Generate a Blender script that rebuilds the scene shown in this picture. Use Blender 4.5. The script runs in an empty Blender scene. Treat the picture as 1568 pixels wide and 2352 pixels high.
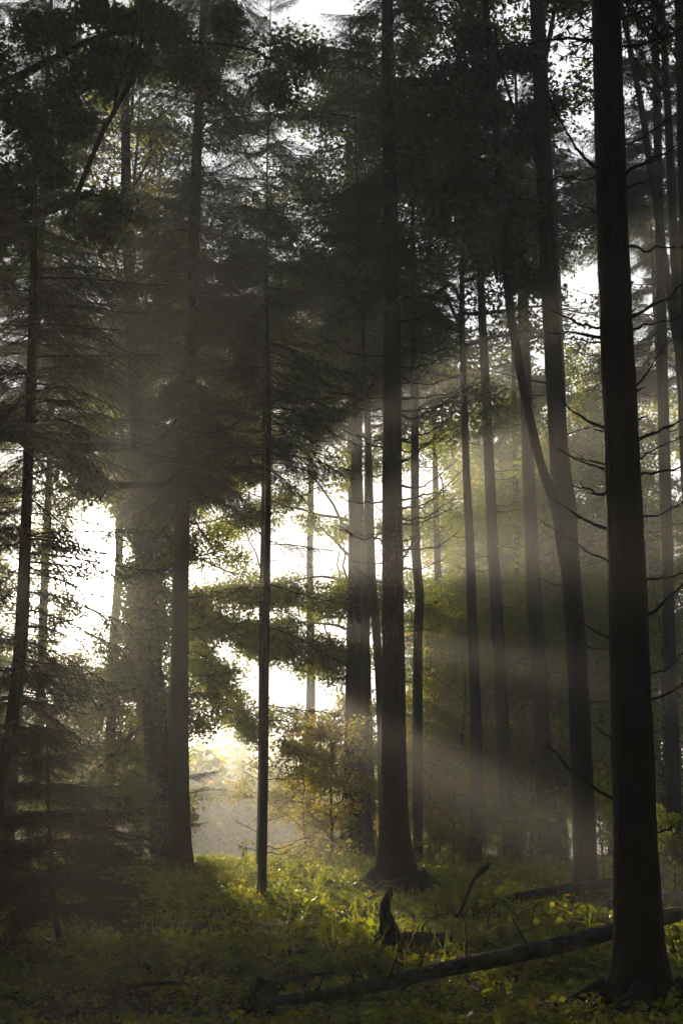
import bpy, math, random
import numpy as np
from mathutils import Vector

rng = np.random.default_rng(7)
random.seed(7)
SC = bpy.context.scene
COL = SC.collection

# ---------------------------------------------------------------- camera
CAM_H = 1.4
PITCH = math.radians(13.0)
F = 3267.0                      # focal length in the measuring units of the photograph (1568 wide)
cs, sn = math.cos(PITCH), math.sin(PITCH)
cam = bpy.data.cameras.new("camera"); cam_o = bpy.data.objects.new("camera", cam); COL.objects.link(cam_o)
cam_o.location = (0, 0, CAM_H); cam_o.rotation_euler = (math.pi/2 + PITCH, 0, 0)
cam.sensor_fit = 'HORIZONTAL'; cam.sensor_width = 24.0; cam.lens = F/1568*24.0
cam.clip_start = 0.1; cam.clip_end = 3000
SC.camera = cam_o

def ray(u, v):
    xc, yc = (u-784)/F, (1176-v)/F
    return np.array([xc, cs-yc*sn, sn+yc*cs])
def pt(u, v, d):
    r = ray(u, v)
    return np.array([0, 0, CAM_H]) + r*(d/r[1])

# ---------------------------------------------------------------- noise, terrain
def hash2(ix, iy, s):
    n = (ix*374761393 + iy*668265263 + s*1442695041) & 0x7fffffff
    n = ((n ^ (n >> 13))*1274126177) & 0x7fffffff
    return ((n ^ (n >> 16)) & 0xffff)/65535.0
def vnoise(x, y, s=0):
    x = np.asarray(x, float); y = np.asarray(y, float)
    ix = np.floor(x).astype(np.int64); iy = np.floor(y).astype(np.int64)
    fx, fy = x-ix, y-iy
    fx = fx*fx*(3-2*fx); fy = fy*fy*(3-2*fy)
    a = hash2(ix, iy, s); b = hash2(ix+1, iy, s); c = hash2(ix, iy+1, s); d = hash2(ix+1, iy+1, s)
    return (a*(1-fx)+b*fx)*(1-fy) + (c*(1-fx)+d*fx)*fy
def sstep(a, b, t):
    t = np.clip((np.asarray(t, float)-a)/(b-a), 0, 1)
    return t*t*(3-2*t)
def terrain(x, y):
    x = np.asarray(x, float); y = np.asarray(y, float)
    z = 0.5*sstep(12, 40, y)
    z = z + (vnoise(x*.35, y*.35, 1)-.5)*.16 + (vnoise(x*.9, y*.9, 2)-.5)*.07
    s = (y - 54 - np.where(x > 0, 1.3, .45)*x)/1.1
    z = z - 11*sstep(0, 60, s) - .02*np.clip(s, 0, 20)
    h1 = np.exp(-((y-116)/19)**2)*(12.6 + 2.4*(vnoise(x*.07+5, y*0+3, 4)-.5))
    h2 = np.exp(-((y-186)/33)**2)*(19.4 + 4*(vnoise(x*.045+9, y*0+1, 5)-.5) - .02*x)
    return z + h1*sstep(12, 2, x) + h2 + np.where(y > 92, 1.6*(vnoise(x*.09, y*.09, 6)-.5), 0)
def gz(x, y): return float(terrain(x, y))

# ---------------------------------------------------------------- mesh buffers
class Buf:
    def __init__(s): s.V = []; s.P = []; s.n = 0
    def add(s, V, polys, mat=0):
        V = np.asarray(V, float).reshape(-1, 3)
        for f in polys if isinstance(polys, list) else [polys]:
            s.P.append((np.asarray(f, np.int64)+s.n, mat))
        s.V.append(V); s.n += len(V)
    def mesh(s, name, mats, smooth=False):
        me = bpy.data.meshes.new(name)
        V = np.concatenate(s.V)
        me.vertices.add(len(V)); me.vertices.foreach_set('co', V.astype(np.float32).ravel())
        loops = np.concatenate([f.ravel() for f, _ in s.P]).astype(np.int32)
        tot = np.concatenate([np.full(len(f), f.shape[1]) for f, _ in s.P]).astype(np.int32)
        mi = np.concatenate([np.full(len(f), m) for f, m in s.P]).astype(np.int32)
        start = np.concatenate([[0], np.cumsum(tot)[:-1]]).astype(np.int32)
        me.loops.add(len(loops)); me.loops.foreach_set('vertex_index', loops)
        me.polygons.add(len(tot)); me.polygons.foreach_set('loop_start', start)
        try: me.polygons.foreach_set('loop_total', tot)
        except Exception: pass
        for m in mats: me.materials.append(m)
        me.polygons.foreach_set('material_index', mi)
        if smooth: me.polygons.foreach_set('use_smooth', np.ones(len(tot), bool))
        me.update(calc_edges=True)
        return me

def link(name, me, parent=None, loc=None):
    o = bpy.data.objects.new(name, me); COL.objects.link(o)
    if parent is not None:
        o.parent = parent
    if loc is not None: o.location = loc
    return o
def tag(o, label=None, cat=None, group=None, kind=None):
    if label: o['label'] = label
    if cat: o['category'] = cat
    if group: o['group'] = group
    if kind: o['kind'] = kind
    return o
def root(name, base, label, cat, group=None):
    o = bpy.data.objects.new(name, None); COL.objects.link(o); o.location = base; o.empty_display_size = .3
    return tag(o, label, cat, group)
def part(name, buf, mats, rt, smooth=False):
    """a mesh built in world coordinates, hung under its thing"""
    me = buf.mesh(name, mats, smooth)
    o = link(name, me, rt)
    o.location = tuple(-c for c in rt.location) if rt is not None else (0, 0, 0)
    return o

def catmull(P, n):
    """resample a polyline smoothly, n points per span"""
    P = np.asarray(P, float); Q = np.vstack([2*P[0]-P[1], P, 2*P[-1]-P[-2]])
    out = []
    for i in range(len(P)-1):
        p0, p1, p2, p3 = Q[i:i+4]
        for k in range(n):
            t = k/n
            out.append(.5*((2*p1)+(p2-p0)*t+(2*p0-5*p1+4*p2-p3)*t*t+(3*p1-p0-3*p2+p3)*t**3))
    out.append(P[-1])
    return np.array(out)

def tube(buf, P, R, k=10, rough=0.0, mat=0, cap=True, seed=0, flare=None):
    P = np.asarray(P, float); R = np.asarray(R, float); n = len(P)
    T = np.gradient(P, axis=0); T /= np.linalg.norm(T, axis=1)[:, None]+1e-9
    ref = np.array([0, 0, 1.]) if abs(T[:, 2]).mean() < .75 else np.array([0, 1., 0])
    A = np.cross(T, ref); A /= np.linalg.norm(A, axis=1)[:, None]+1e-9
    B = np.cross(T, A)
    th = np.linspace(0, 2*math.pi, k, endpoint=False)
    L = np.concatenate([[0], np.cumsum(np.linalg.norm(np.diff(P, axis=0), axis=1))])
    rr = np.ones((n, k))
    if rough > 0:
        tt, ll = np.meshgrid(th, L)
        x1, y1 = np.cos(tt)*2.2+seed*3.1, np.sin(tt)*2.2
        rr += rough*((vnoise(x1+ll*.35, y1+ll*2.1, seed)-.5)*1.2 + (vnoise(x1*2.5+ll*1.1, y1*2.5+ll*7, seed+1)-.5)*.7 + (vnoise(x1*6+ll*3, y1*6+ll*16, seed+2)-.5)*.6)
    if flare is not None:                      # root flare with buttresses: (amount per ring)
        lob = .5+.5*np.cos(th*5+seed)*.6+.3*np.cos(th*3+1.7*seed)
        rr += flare[:, None]*lob[None, :]
    V = P[:, None, :] + (R[:, None]*rr)[:, :, None]*(np.cos(th)[None, :, None]*A[:, None, :]+np.sin(th)[None, :, None]*B[:, None, :])
    i = np.arange(n-1)[:, None]*k; j = np.arange(k)[None, :]
    j2 = (j+1) % k
    q = np.stack([i+j, i+j2, i+k+j2, i+k+j], -1).reshape(-1, 4)
    polys = [q]
    if cap: polys.append(np.arange(n*k-k, n*k)[None, :]); polys.append(np.arange(k)[::-1][None, :])
    buf.add(V.reshape(-1, 3), polys, mat)

def orth(D):
    """two unit vectors across each direction of D (N,3)"""
    ref = np.where(np.abs(D[:, 2:3]) < .9, np.array([[0, 0, 1.]]), np.array([[1., 0, 0]]))
    A = np.cross(D, ref); A /= np.linalg.norm(A, axis=1)[:, None]+1e-9
    return A, np.cross(D, A)
def unit(v): return v/(np.linalg.norm(v, axis=-1, keepdims=True)+1e-9)

# ---------------------------------------------------------------- materials
def nodes(name):
    m = bpy.data.materials.new(name); m.use_nodes = True
    nt = m.node_tree; nt.nodes.clear()
    out = nt.nodes.new('ShaderNodeOutputMaterial')
    return m, nt, out
def ramp(nt, stops, interp='LINEAR'):
    r = nt.nodes.new('ShaderNodeValToRGB'); r.color_ramp.interpolation = interp
    e = r.color_ramp.elements
    while len(e) < len(stops): e.new(.5)
    for el, (p, c) in zip(e, stops): el.position = p; el.color = (*c, 1)
    return r
def leaf_mat(name, refl, trans, gloss=.06, rough=.4, tmix=.5):
    """a thin leaf: diffuse + light passing through + a little sheen; every leaf its own tint"""
    m, nt, out = nodes(name); L = nt.links
    g = nt.nodes.new('ShaderNodeNewGeometry')
    r1 = ramp(nt, refl); r2 = ramp(nt, trans)
    L.new(g.outputs['Random Per Island'], r1.inputs[0]); L.new(g.outputs['Random Per Island'], r2.inputs[0])
    d = nt.nodes.new('ShaderNodeBsdfDiffuse'); t = nt.nodes.new('ShaderNodeBsdfTranslucent'); s = nt.nodes.new('ShaderNodeBsdfGlossy')
    s.inputs['Roughness'].default_value = rough; s.inputs['Color'].default_value = (.9, .9, .9, 1)
    L.new(r1.outputs[0], d.inputs['Color']); L.new(r2.outputs[0], t.inputs['Color'])
    a = nt.nodes.new('ShaderNodeMixShader'); a.inputs[0].default_value = tmix
    L.new(d.outputs[0], a.inputs[1]); L.new(t.outputs[0], a.inputs[2])
    b = nt.nodes.new('ShaderNodeMixShader'); b.inputs[0].default_value = gloss
    L.new(a.outputs[0], b.inputs[1]); L.new(s.outputs[0], b.inputs[2])
    L.new(b.outputs[0], out.inputs['Surface'])
    return m
def bark_mat(name, c1, c2, c3, scale=6.0, stretch=.22, bump=.6):
    m, nt, out = nodes(name); L = nt.links
    tc = nt.nodes.new('ShaderNodeNewGeometry'); mp = nt.nodes.new('ShaderNodeMapping')
    mp.inputs['Scale'].default_value = (1, 1, stretch)
    L.new(tc.outputs['Position'], mp.inputs['Vector'])
    n1 = nt.nodes.new('ShaderNodeTexNoise'); n1.inputs['Scale'].default_value = scale; n1.inputs['Detail'].default_value = 8; n1.inputs['Roughness'].default_value = .65
    v1 = nt.nodes.new('ShaderNodeTexVoronoi'); v1.inputs['Scale'].default_value = scale*4
    L.new(mp.outputs[0], n1.inputs['Vector']); L.new(mp.outputs[0], v1.inputs['Vector'])
    r = ramp(nt, [(.3, c1), (.55, c2), (.75, c3)]); L.new(n1.outputs[0], r.inputs[0])
    mx = nt.nodes.new('ShaderNodeMath'); mx.operation = 'MULTIPLY_ADD'; mx.inputs[1].default_value = .5
    L.new(v1.outputs['Distance'], mx.inputs[0]); L.new(n1.outputs[0], mx.inputs[2])
    b = nt.nodes.new('ShaderNodeBump'); b.inputs['Strength'].default_value = bump; b.inputs['Distance'].default_value = .04
    L.new(mx.outputs[0], b.inputs['Height'])
    p = nt.nodes.new('ShaderNodeBsdfPrincipled'); p.inputs['Roughness'].default_value = .85
    p.inputs['Specular IOR Level'].default_value = .25
    L.new(r.outputs[0], p.inputs['Base Color']); L.new(b.outputs[0], p.inputs['Normal'])
    L.new(p.outputs[0], out.inputs['Surface'])
    return m

M_BARK = bark_mat('spruce_bark', (.006, .005, .004), (.015, .012, .0095), (.032, .027, .021))
M_OAK = bark_mat('broadleaf_bark', (.007, .006, .0045), (.017, .0145, .011), (.035, .032, .024), 5, .3)
M_TWIG = bark_mat('twig_bark', (.015, .012, .01), (.03, .024, .02), (.05, .042, .035), 20, .5, .3)
M_LOG = bark_mat('fallen_log_bark', (.03, .027, .023), (.075, .068, .06), (.16, .15, .135), 7, 1.0, .8)
M_ROT = bark_mat('rotten_wood', (.012, .01, .008), (.03, .024, .018), (.05, .05, .03), 9, .6, .9)
M_NEEDLE = leaf_mat('spruce_needles', [(0, (.022, .04, .018)), (.6, (.035, .06, .024)), (.93, (.05, .07, .026)), (1, (.09, .06, .03))],
                    [(0, (.05, .085, .02)), (.7, (.075, .12, .028)), (1, (.12, .11, .03))], .05, .4, .4)
M_BROAD = leaf_mat('broad_leaves', [(0, (.03, .06, .012)), (.55, (.05, .085, .02)), (.85, (.09, .1, .022)), (.95, (.13, .1, .02)), (1, (.16, .07, .02))],
                   [(0, (.18, .28, .015)), (.5, (.30, .38, .02)), (.85, (.45, .42, .025)), (.95, (.5, .33, .025)), (1, (.45, .15, .03))], .04, .38, .62)
M_GOLD = leaf_mat('autumn_leaves', [(0, (.05, .08, .02)), (.5, (.1, .1, .022)), (.85, (.15, .1, .022)), (1, (.17, .06, .025))],
                  [(0, (.28, .36, .02)), (.45, (.46, .44, .025)), (.8, (.55, .38, .025)), (1, (.5, .15, .04))], .04, .38, .62)
M_RED = leaf_mat('red_creeper_leaves', [(0, (.07, .025, .015)), (1, (.12, .05, .02))], [(0, (.22, .06, .02)), (1, (.35, .14, .04))], .05, .4, .5)
M_DARKLEAF = leaf_mat('maple_leaves', [(0, (.022, .045, .014)), (.7, (.04, .065, .018)), (.95, (.07, .07, .02)), (1, (.14, .07, .02))],
                      [(0, (.07, .12, .015)), (.7, (.11, .16, .02)), (.95, (.22, .2, .03)), (1, (.4, .2, .03))], .05, .38, .45)
M_UNDER = leaf_mat('undergrowth_leaves', [(0, (.018, .036, .009)), (.6, (.032, .058, .013)), (.88, (.06, .07, .016)), (.97, (.13, .1, .025)), (1, (.12, .06, .025))],
                   [(0, (.22, .29, .012)), (.6, (.38, .43, .018)), (.88, (.54, .48, .025)), (.97, (.6, .4, .03)), (1, (.5, .16, .03))], .05, .34, .7)
M_MOSS = leaf_mat('moss', [(0, (.05, .08, .015)), (1, (.09, .11, .02))], [(0, (.3, .36, .04)), (1, (.45, .42, .06))], .02, .6, .6)

def ground_mat():
    m, nt, out = nodes('forest_floor'); L = nt.links
    g = nt.nodes.new('ShaderNodeNewGeometry')
    n = nt.nodes.new('ShaderNodeTexNoise'); n.inputs['Scale'].default_value = 1.3; n.inputs['Detail'].default_value = 9
    n2 = nt.nodes.new('ShaderNodeTexNoise'); n2.inputs['Scale'].default_value = 28; n2.inputs['Detail'].default_value = 6
    L.new(g.outputs['Position'], n.inputs['Vector']); L.new(g.outputs['Position'], n2.inputs['Vector'])
    r = ramp(nt, [(.3, (.018, .016, .009)), (.5, (.03, .034, .012)), (.7, (.045, .05, .016))]); L.new(n.outputs[0], r.inputs[0])
    b = nt.nodes.new('ShaderNodeBump'); b.inputs['Strength'].default_value = .9; b.inputs['Distance'].default_value = .06
    L.new(n2.outputs[0], b.inputs['Height'])
    p = nt.nodes.new('ShaderNodeBsdfPrincipled'); p.inputs['Roughness'].default_value = .95; p.inputs['Specular IOR Level'].default_value = .1
    L.new(r.outputs[0], p.inputs['Base Color']); L.new(b.outputs[0], p.inputs['Normal'])
    L.new(p.outputs[0], out.inputs['Surface'])
    return m
M_GROUND = ground_mat()

# ---------------------------------------------------------------- leaf and needle builders (whole clouds at once)
LEAF_POINTED = np.array([[0, 0], [.28, .27], [.62, .24], [1, 0], [.62, -.24], [.28, -.27]])
LEAF_RHOMB = np.array([[0, 0], [.45, .3], [1, 0], [.45, -.3]])
LEAF_LOBED = np.array([[0, 0], [.12, .2], [.3, .36], [.38, .22], [.6, .42], [.68, .2], [1, 0], [.68, -.2], [.6, -.42], [.38, -.22], [.3, -.36], [.12, -.2]])
LEAF_MAPLE = np.array([[0, 0], [-.08, .3], [.18, .28], [.2, .58], [.45, .42], [.6, .62], [.68, .3], [1.05, 0],
                       [.68, -.3], [.6, -.62], [.45, -.42], [.2, -.58], [.18, -.28], [-.08, -.3]])
def leaves(buf, C, size, shape=LEAF_POINTED, up=.6, droop=.2, mat=0, r=rng, D=None):
    N = len(C)
    if N == 0: return
    size = np.broadcast_to(size, (N,))
    if D is None: D = r.normal(size=(N, 3)); D[:, 2] = D[:, 2]*.5-droop
    D = unit(D)
    Nn = r.normal(size=(N, 3))*(1-up); Nn[:, 2] += up
    W = unit(np.cross(Nn, D)); Nn = np.cross(D, W)
    k = len(shape)
    fold = .25*r.random(N)
    V = C[:, None, :] + size[:, None, None]*(shape[None, :, 0:1]*D[:, None, :] + shape[None, :, 1:2]*W[:, None, :]
        + (np.abs(shape[None, :, 1:2])*fold[:, None, None] - .12*shape[None, :, 0:1]**2)*Nn[:, None, :])
    buf.add(V.reshape(-1, 3), (np.arange(N)[:, None]*k+np.arange(k)[None, :]), mat)

def needles(S, E, sp, nl, nw, r):
    """needle triangles along segments S->E; returns verts (3n,3)"""
    Ld = np.linalg.norm(E-S, axis=1); cnt = np.maximum(2, (Ld/sp).astype(int))
    idx = np.repeat(np.arange(len(S)), cnt)
    t = r.random(len(idx))
    P = S[idx]+(E-S)[idx]*t[:, None]
    Dd = unit(E-S)[idx]
    A, B = orth(Dd)
    a = r.random(len(idx))*2*math.pi
    side = np.cos(a)[:, None]*A + .6*np.sin(a)[:, None]*B
    Nd = unit(Dd*.7+side)
    Wd = unit(np.cross(Nd, r.normal(size=Nd.shape)))
    l = nl*(.7+.6*r.random(len(idx)))[:, None]
    return np.stack([P-Wd*nw/2, P+Wd*nw/2, P+Nd*l], 1).reshape(-1, 3)

def spruce_branch(L, sp, nl, nw, droop, seed, bare=.12, sub=True):
    """one drooping branch along +X: (needle verts, wood verts, wood quads)"""
    r = np.random.default_rng(seed)
    s = np.linspace(0, 1, 14)
    ax = np.stack([L*s*(1-.08*s), L*.05*np.sin(s*5+seed)*s, L*(.10*s-droop*s**2+.45*droop*s**4)], 1)
    w = Buf(); tube(w, ax, .006*L+.003-.006*L*s*.9, 4, cap=False)
    S, E = [], []
    st = np.arange(bare, 1, .07/max(L, .6)+.012)
    for i, t in enumerate(st):
        p = np.array([np.interp(t, s, ax[:, j]) for j in range(3)])
        tan = np.array([np.interp(min(1, t+.05), s, ax[:, j])-np.interp(t-.05, s, ax[:, j]) for j in range(3)]); tan /= np.linalg.norm(tan)
        for sg in (-1, 1):
            if r.random() < .12: continue
            a = math.radians(52+r.normal()*9)
            tl = L*.36*(1-t)**.75*min(1, (t+.15)/.4)*(.7+.5*r.random())+.07
            d = tan*math.cos(a)+np.array([0, sg*math.sin(a), -.12-.5*r.random()])
            d /= np.linalg.norm(d)
            e1 = p+d*tl*.55; e2 = e1+(d+np.array([0, 0, -.22]))*tl*.45
            S += [p, e1]; E += [e1, e2]
            if sub and tl > .16:
                m = int(tl/.075)
                for q in range(m):
                    f = (q+.6)/m; b = p+(e2-p)*f
                    sd = (1 if q % 2 else -1)
                    sdv = np.cross(d, [0, 0, 1.])*sd*.75+d*.65+np.array([0, 0, -.3-.2*r.random()])
                    sl = tl*.38*(1-f*.7)*(.6+.7*r.random())
                    S.append(b); E.append(b+sdv/np.linalg.norm(sdv)*sl)
    n = 8
    for i in range(n):
        a, b = .4+.6*i/n, .4+.6*(i+1)/n
        S.append(np.array([np.interp(a, s, ax[:, j]) for j in range(3)])); E.append(np.array([np.interp(b, s, ax[:, j]) for j in range(3)]))
    S, E = np.array(S), np.array(E)
    NV = needles(S, E, sp, nl, nw, r)
    # twig wood: thin ribbons
    A, B = orth(unit(E-S)); h = .0035
    TV = np.stack([S-B*h, S+B*h, E+B*h*.6, E-B*h*.6], 1).reshape(-1, 3)
    WV = np.concatenate([np.concatenate(w.V), TV]); WQ = np.concatenate([w.P[0][0], np.arange(len(S)*4).reshape(-1, 4)+w.n])
    return NV, WV, WQ

def tmpl(L, sp, nl, nw, droops, seed):
    return [spruce_branch(L, sp, nl, nw, d, seed+i) for i, d in enumerate(droops)], L
T_NEAR = tmpl(1.6, .0085, .023, .0058, (.18, .34, .5), 10)
T_MID = tmpl(2.6, .012, .036, .0095, (.22, .38, .5, .3), 20)
T_FAR = tmpl(3.0, .022, .060, .019, (.2, .36, .5), 30)

def place_branch(buf, T, p, az, pitch, L, r, roll=0.0):
    tl, L0 = T
    NV, WV, WQ = tl[r.integers(len(tl))]
    s = L/L0
    cp, sp_ = math.cos(pitch), math.sin(pitch); ca, sa = math.cos(az), math.sin(az)
    flip = 1 if r.random() < .5 else -1
    rl = r.normal()*.38; cr, sr = math.cos(rl), math.sin(rl)
    R = np.array([[ca, -sa, 0], [sa, ca, 0], [0, 0, 1]])@np.array([[cp, 0, -sp_], [0, 1, 0], [sp_, 0, cp]])@np.array([[1, 0, 0], [0, cr, -sr], [0, sr, cr]])
    for Vs, F_, mt in ((NV, None, 0), (WV, WQ, 1)):
        V = (Vs*np.array([s, s*flip, s]))@R.T+p
        if F_ is None: F_ = np.arange(len(V)).reshape(-1, 3)
        buf.add(V, F_, mt)

def trunk_at(P, z):
    """point on a trunk centre line (sorted bottom to top or reverse) at height z"""
    o = np.argsort(P[:, 2]); Q = P[o]
    return np.array([np.interp(z, Q[:, 2], Q[:, 0]), np.interp(z, Q[:, 2], Q[:, 1]), z])

def spruce_crown(P, z0, z1, ztop, n, Lmax, T, seed, az=None, gap=0.0, Lmin=.4, power=.8, pitch=(-.05, .2)):
    """branches in loose whorls from z0 to z1 on trunk P; az = (mean, spread) limits the side"""
    r = np.random.default_rng(seed); b = Buf()
    for i in range(n):
        z = z0+(z1-z0)*(i+r.random())/n
        z = round(z/.33)*.33+r.normal()*.05 if Lmax > 1.2 else z
        if r.random() < gap: continue
        a = r.random()*2*math.pi if az is None else az[0]+az[1]*(r.random()*2-1)
        L = max(Lmin, Lmax*min(1, ((ztop-z)/(ztop-z0)))**power*(.65+.5*r.random()))
        place_branch(b, T, trunk_at(P, z), a, pitch[0]+(pitch[1]-pitch[0])*r.random(), L, r)
    return b

# ---------------------------------------------------------------- trunks
def world_line(px, d, lean=0.0):
    """[(u, v, width)] measured on the photograph at distance d -> centre points and radii, bottom last"""
    P, R = [], []
    z0 = None
    for u, v, w in px:
        p = pt(u, v, d); P.append(p); R.append(w/F*d/2*1.0)
    return np.array(P), np.array(R)
def ground_trunk(px, d, k=14, rough=.07, seed=0, flare=.35, span=5, fl_h=None, top=None):
    P, R = world_line(px, d)
    x, y = P[-1, 0], P[-1, 1]
    zg = gz(x, y)
    if P[-1, 2] > zg-.15:
        P = np.vstack([P, [x, y, zg-.25]]); R = np.append(R, R[-1]*1.12)
    if top and top > P[0, 2]+.5:                 # the stem goes on above the picture
        g = (P[0]-P[2])/(P[0, 2]-P[2, 2]); dz = top-P[0, 2]
        P = np.vstack([P[0]+g*dz, P[0]+g*dz*.5, P]); R = np.concatenate([[.03, R[0]*.6], R])
    Q = catmull(P, span); Rq = np.interp(np.linspace(0, len(R)-1, len(Q)), np.arange(len(R)), R)
    h = Q[:, 2]-zg
    fh = fl_h or max(.25, R[-1]*2.2)
    fl = flare*np.exp(-np.clip(h, 0, None)/fh*1.6)
    b = Buf(); tube(b, Q, Rq, k, rough, seed=seed, flare=fl)
    return b, Q, Rq, np.array([x, y, zg])

def dead_branch(p, az, L, r0, up0, curl, seed, twigs=3, sag=0.0, k=6):
    """bare branch: leaves the trunk with slope up0 and bends upward by curl towards its tip"""
    r = np.random.default_rng(seed); b = Buf()
    n = 15; s = np.linspace(0, 1, n)
    kink = np.where(r.random(n) < .3, 2.6, .7)
    wob = np.cumsum(r.normal(size=n)*kink)*.014*L; wob2 = np.cumsum(r.normal(size=n)*kink)*.013*L
    wob -= wob[0]; wob2 -= wob2[0]
    x = L*s; z = L*(up0*s+curl*s**2-sag*np.sin(s*math.pi))
    P = p+np.stack([np.cos(az)*x-np.sin(az)*wob, np.sin(az)*x+np.cos(az)*wob, z+wob2], 1)
    rad = r0*(1-.80*s)*(1+.25*(r.random(n)-.5)); rad[0] *= 1.7; rad[1] *= 1.15
    tube(b, P, rad, k, .15, seed=seed)
    for i in range(twigs*2):
        j = r.integers(3, n-1); q = P[j]; a2 = az+r.choice([-1, 1])*(.4+.7*r.random()); l = L*(.06+.26*r.random()**1.5)
        t = np.linspace(0, 1, 5); w3 = np.cumsum(r.normal(size=(5, 3)), 0)*l*.05; w3[0] = 0
        tp = q+np.stack([np.cos(a2)*l*t, np.sin(a2)*l*t, l*((.1+.6*r.random())*t+.2*t*t)-.1*l*t], 1)+w3
        tube(b, tp, r0*.36*(1-.75*t), 4)
        if l > .14*L:
            a3 = a2+r.choice([-1, 1])*.7; l3 = l*.5; t3 = np.linspace(0, 1, 3); q3 = tp[2]
            tube(b, q3+np.stack([np.cos(a3)*l3*t3, np.sin(a3)*l3*t3, l3*.3*t3], 1), r0*.2*(1-.6*t3), 3)
    return b

def moss_fuzz(P, R, zlo, zhi, n, seed, az=(-1.7, 1.2), size=.03):
    """tufts of moss on the light-facing flank of a trunk"""
    r = np.random.default_rng(seed); b = Buf()
    z = zlo+(zhi-zlo)*r.random(n)
    keep = vnoise(z*1.3, z*0+seed, seed) > .32; z = z[keep]; n = len(z)
    o = np.argsort(P[:, 2])
    c = np.stack([np.interp(z, P[o, 2], P[o, 0]), np.interp(z, P[o, 2], P[o, 1]), z], 1); rr = np.interp(z, P[o, 2], R[o])
    a = az[0]+math.pi+az[1]*r.normal(size=n)*.5
    dirv = np.stack([np.cos(a), np.sin(a), np.zeros(n)], 1)
    c = c+dirv*(rr*1.0)[:, None]
    D = dirv*.8+r.normal(size=(n, 3))*.5; D[:, 2] -= .2
    leaves(b, c, size*(.5+r.random(n)), LEAF_RHOMB, up=.2, r=r, D=D)
    return b

# ---------------------------------------------------------------- broadleaf limbs
SUBMUL, LEAFMUL = 1.4, 2.2
def leafy_limb(buf, p0, p1, r0, n_sub, per, lsize, shape, seed, spread=.5, arch=.12, leafmat=0, woodmat=1, sublen=.4, start=.25, flat=.6, k=6):
    """limb from p0 to p1 with side shoots; leaves hang along the shoots"""
    r = np.random.default_rng(seed)
    p0, p1 = np.asarray(p0, float), np.asarray(p1, float)
    n_sub = int(n_sub*SUBMUL); per = per*LEAFMUL
    L = np.linalg.norm(p1-p0); n = 9; s = np.linspace(0, 1, n)
    w = np.cumsum(r.normal(size=(n, 3)), 0)*L*.02; w[0] = 0
    P = p0+(p1-p0)*s[:, None]+w; P[:, 2] += arch*L*np.sin(s*math.pi)
    tube(buf, P, np.maximum(.006, r0*(1-.85*s)), k, .12, mat=woodmat, cap=False, seed=seed)
    C, DD = [], []
    for i in range(n_sub):
        t = start+(1-start)*(i+r.random())/n_sub
        q = np.array([np.interp(t, s, P[:, j]) for j in range(3)])
        d = unit((p1-p0)/L*.6+r.normal(size=3)*np.array([.8, .8, .55])); l = L*sublen*(1.15-.6*t)*(.6+.7*r.random())
        ts = np.linspace(0, 1, 5)
        wob = np.cumsum(r.normal(size=(5, 3)), 0)*l*.05; wob[0] = 0
        SP = q+d*l*ts[:, None]+wob; SP[:, 2] -= .12*l*ts**2
        tube(buf, SP, np.maximum(.003, r0*.3*(1-.8*ts)), 4, mat=woodmat, cap=False)
        m = int(per*(.6+.8*r.random()))
        u = .15+.9*r.random(m)
        # leaves in small bunches on twigs
        nb = max(2, m//9); bu = .2+.85*r.random(nb)
        bc = np.stack([np.interp(bu, ts, SP[:, j]) for j in range(3)], 1)+r.normal(size=(nb, 3))*spread*l*np.array([.34, .34, .34*flat])
        which = r.integers(nb, size=m)
        C.append(bc[which]+r.normal(size=(m, 3))*lsize*np.array([1.5, 1.5, 1.0]))
    C = np.concatenate(C)
    leaves(buf, C, lsize*(.6+.7*r.random(len(C))), shape, up=.45, droop=.35, mat=leafmat, r=r)

def leaf_mass(buf, anchors, targets, r0, rad, per, lsize, shape, seed, leafmat=0, woodmat=1, flat=.7):
    """grow twigs from the nearest wood to each target in turn and hang a tuft of leaves round each tip"""
    r = np.random.default_rng(seed)
    A = np.asarray(anchors, float); T = np.asarray(targets, float)
    dist = np.min(np.linalg.norm(T[:, None]-A[None, ::3], axis=2), 1)
    C = []
    for t in T[np.argsort(dist)]:
        dd = np.linalg.norm(A-t, axis=1)+.5*np.clip(A[:, 2]-t[2], 0, 9); j = int(dd.argmin()); p0 = A[j]; l = np.linalg.norm(t-p0)
        s = np.linspace(0, 1, 7); w = np.cumsum(r.normal(size=(7, 3)), 0)*l*.045; w -= w[-1]*s[:, None]; w[0] = 0
        P = p0+(t-p0)*s[:, None]+w; P[:, 2] += .12*l*np.sin(s*math.pi)
        tube(buf, P, np.maximum(.007, min(r0, .012+.013*l)*(1-.7*s)), 4, mat=woodmat, cap=False)
        A = np.vstack([A, P[2:]])
        m = int(per*(.7+.6*r.random())); nb = 12
        q = unit(r.normal(size=(nb, 3)))*(rad*r.random(nb)**.45)[:, None]*np.array([1, 1, flat])
        for k in range(0, nb, 2):
            tube(buf, np.array([t, t+q[k]*.5+[0, 0, .04], t+q[k]]), np.array([.008, .006, .003]), 3, mat=woodmat, cap=False)
        C.append(t+q[r.integers(nb, size=m)]+r.normal(size=(m, 3))*rad*.24)
    C = np.concatenate(C)
    leaves(buf, C, lsize*(.6+.7*r.random(len(C))), shape, up=.4, droop=.35, mat=leafmat, r=r)

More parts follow.
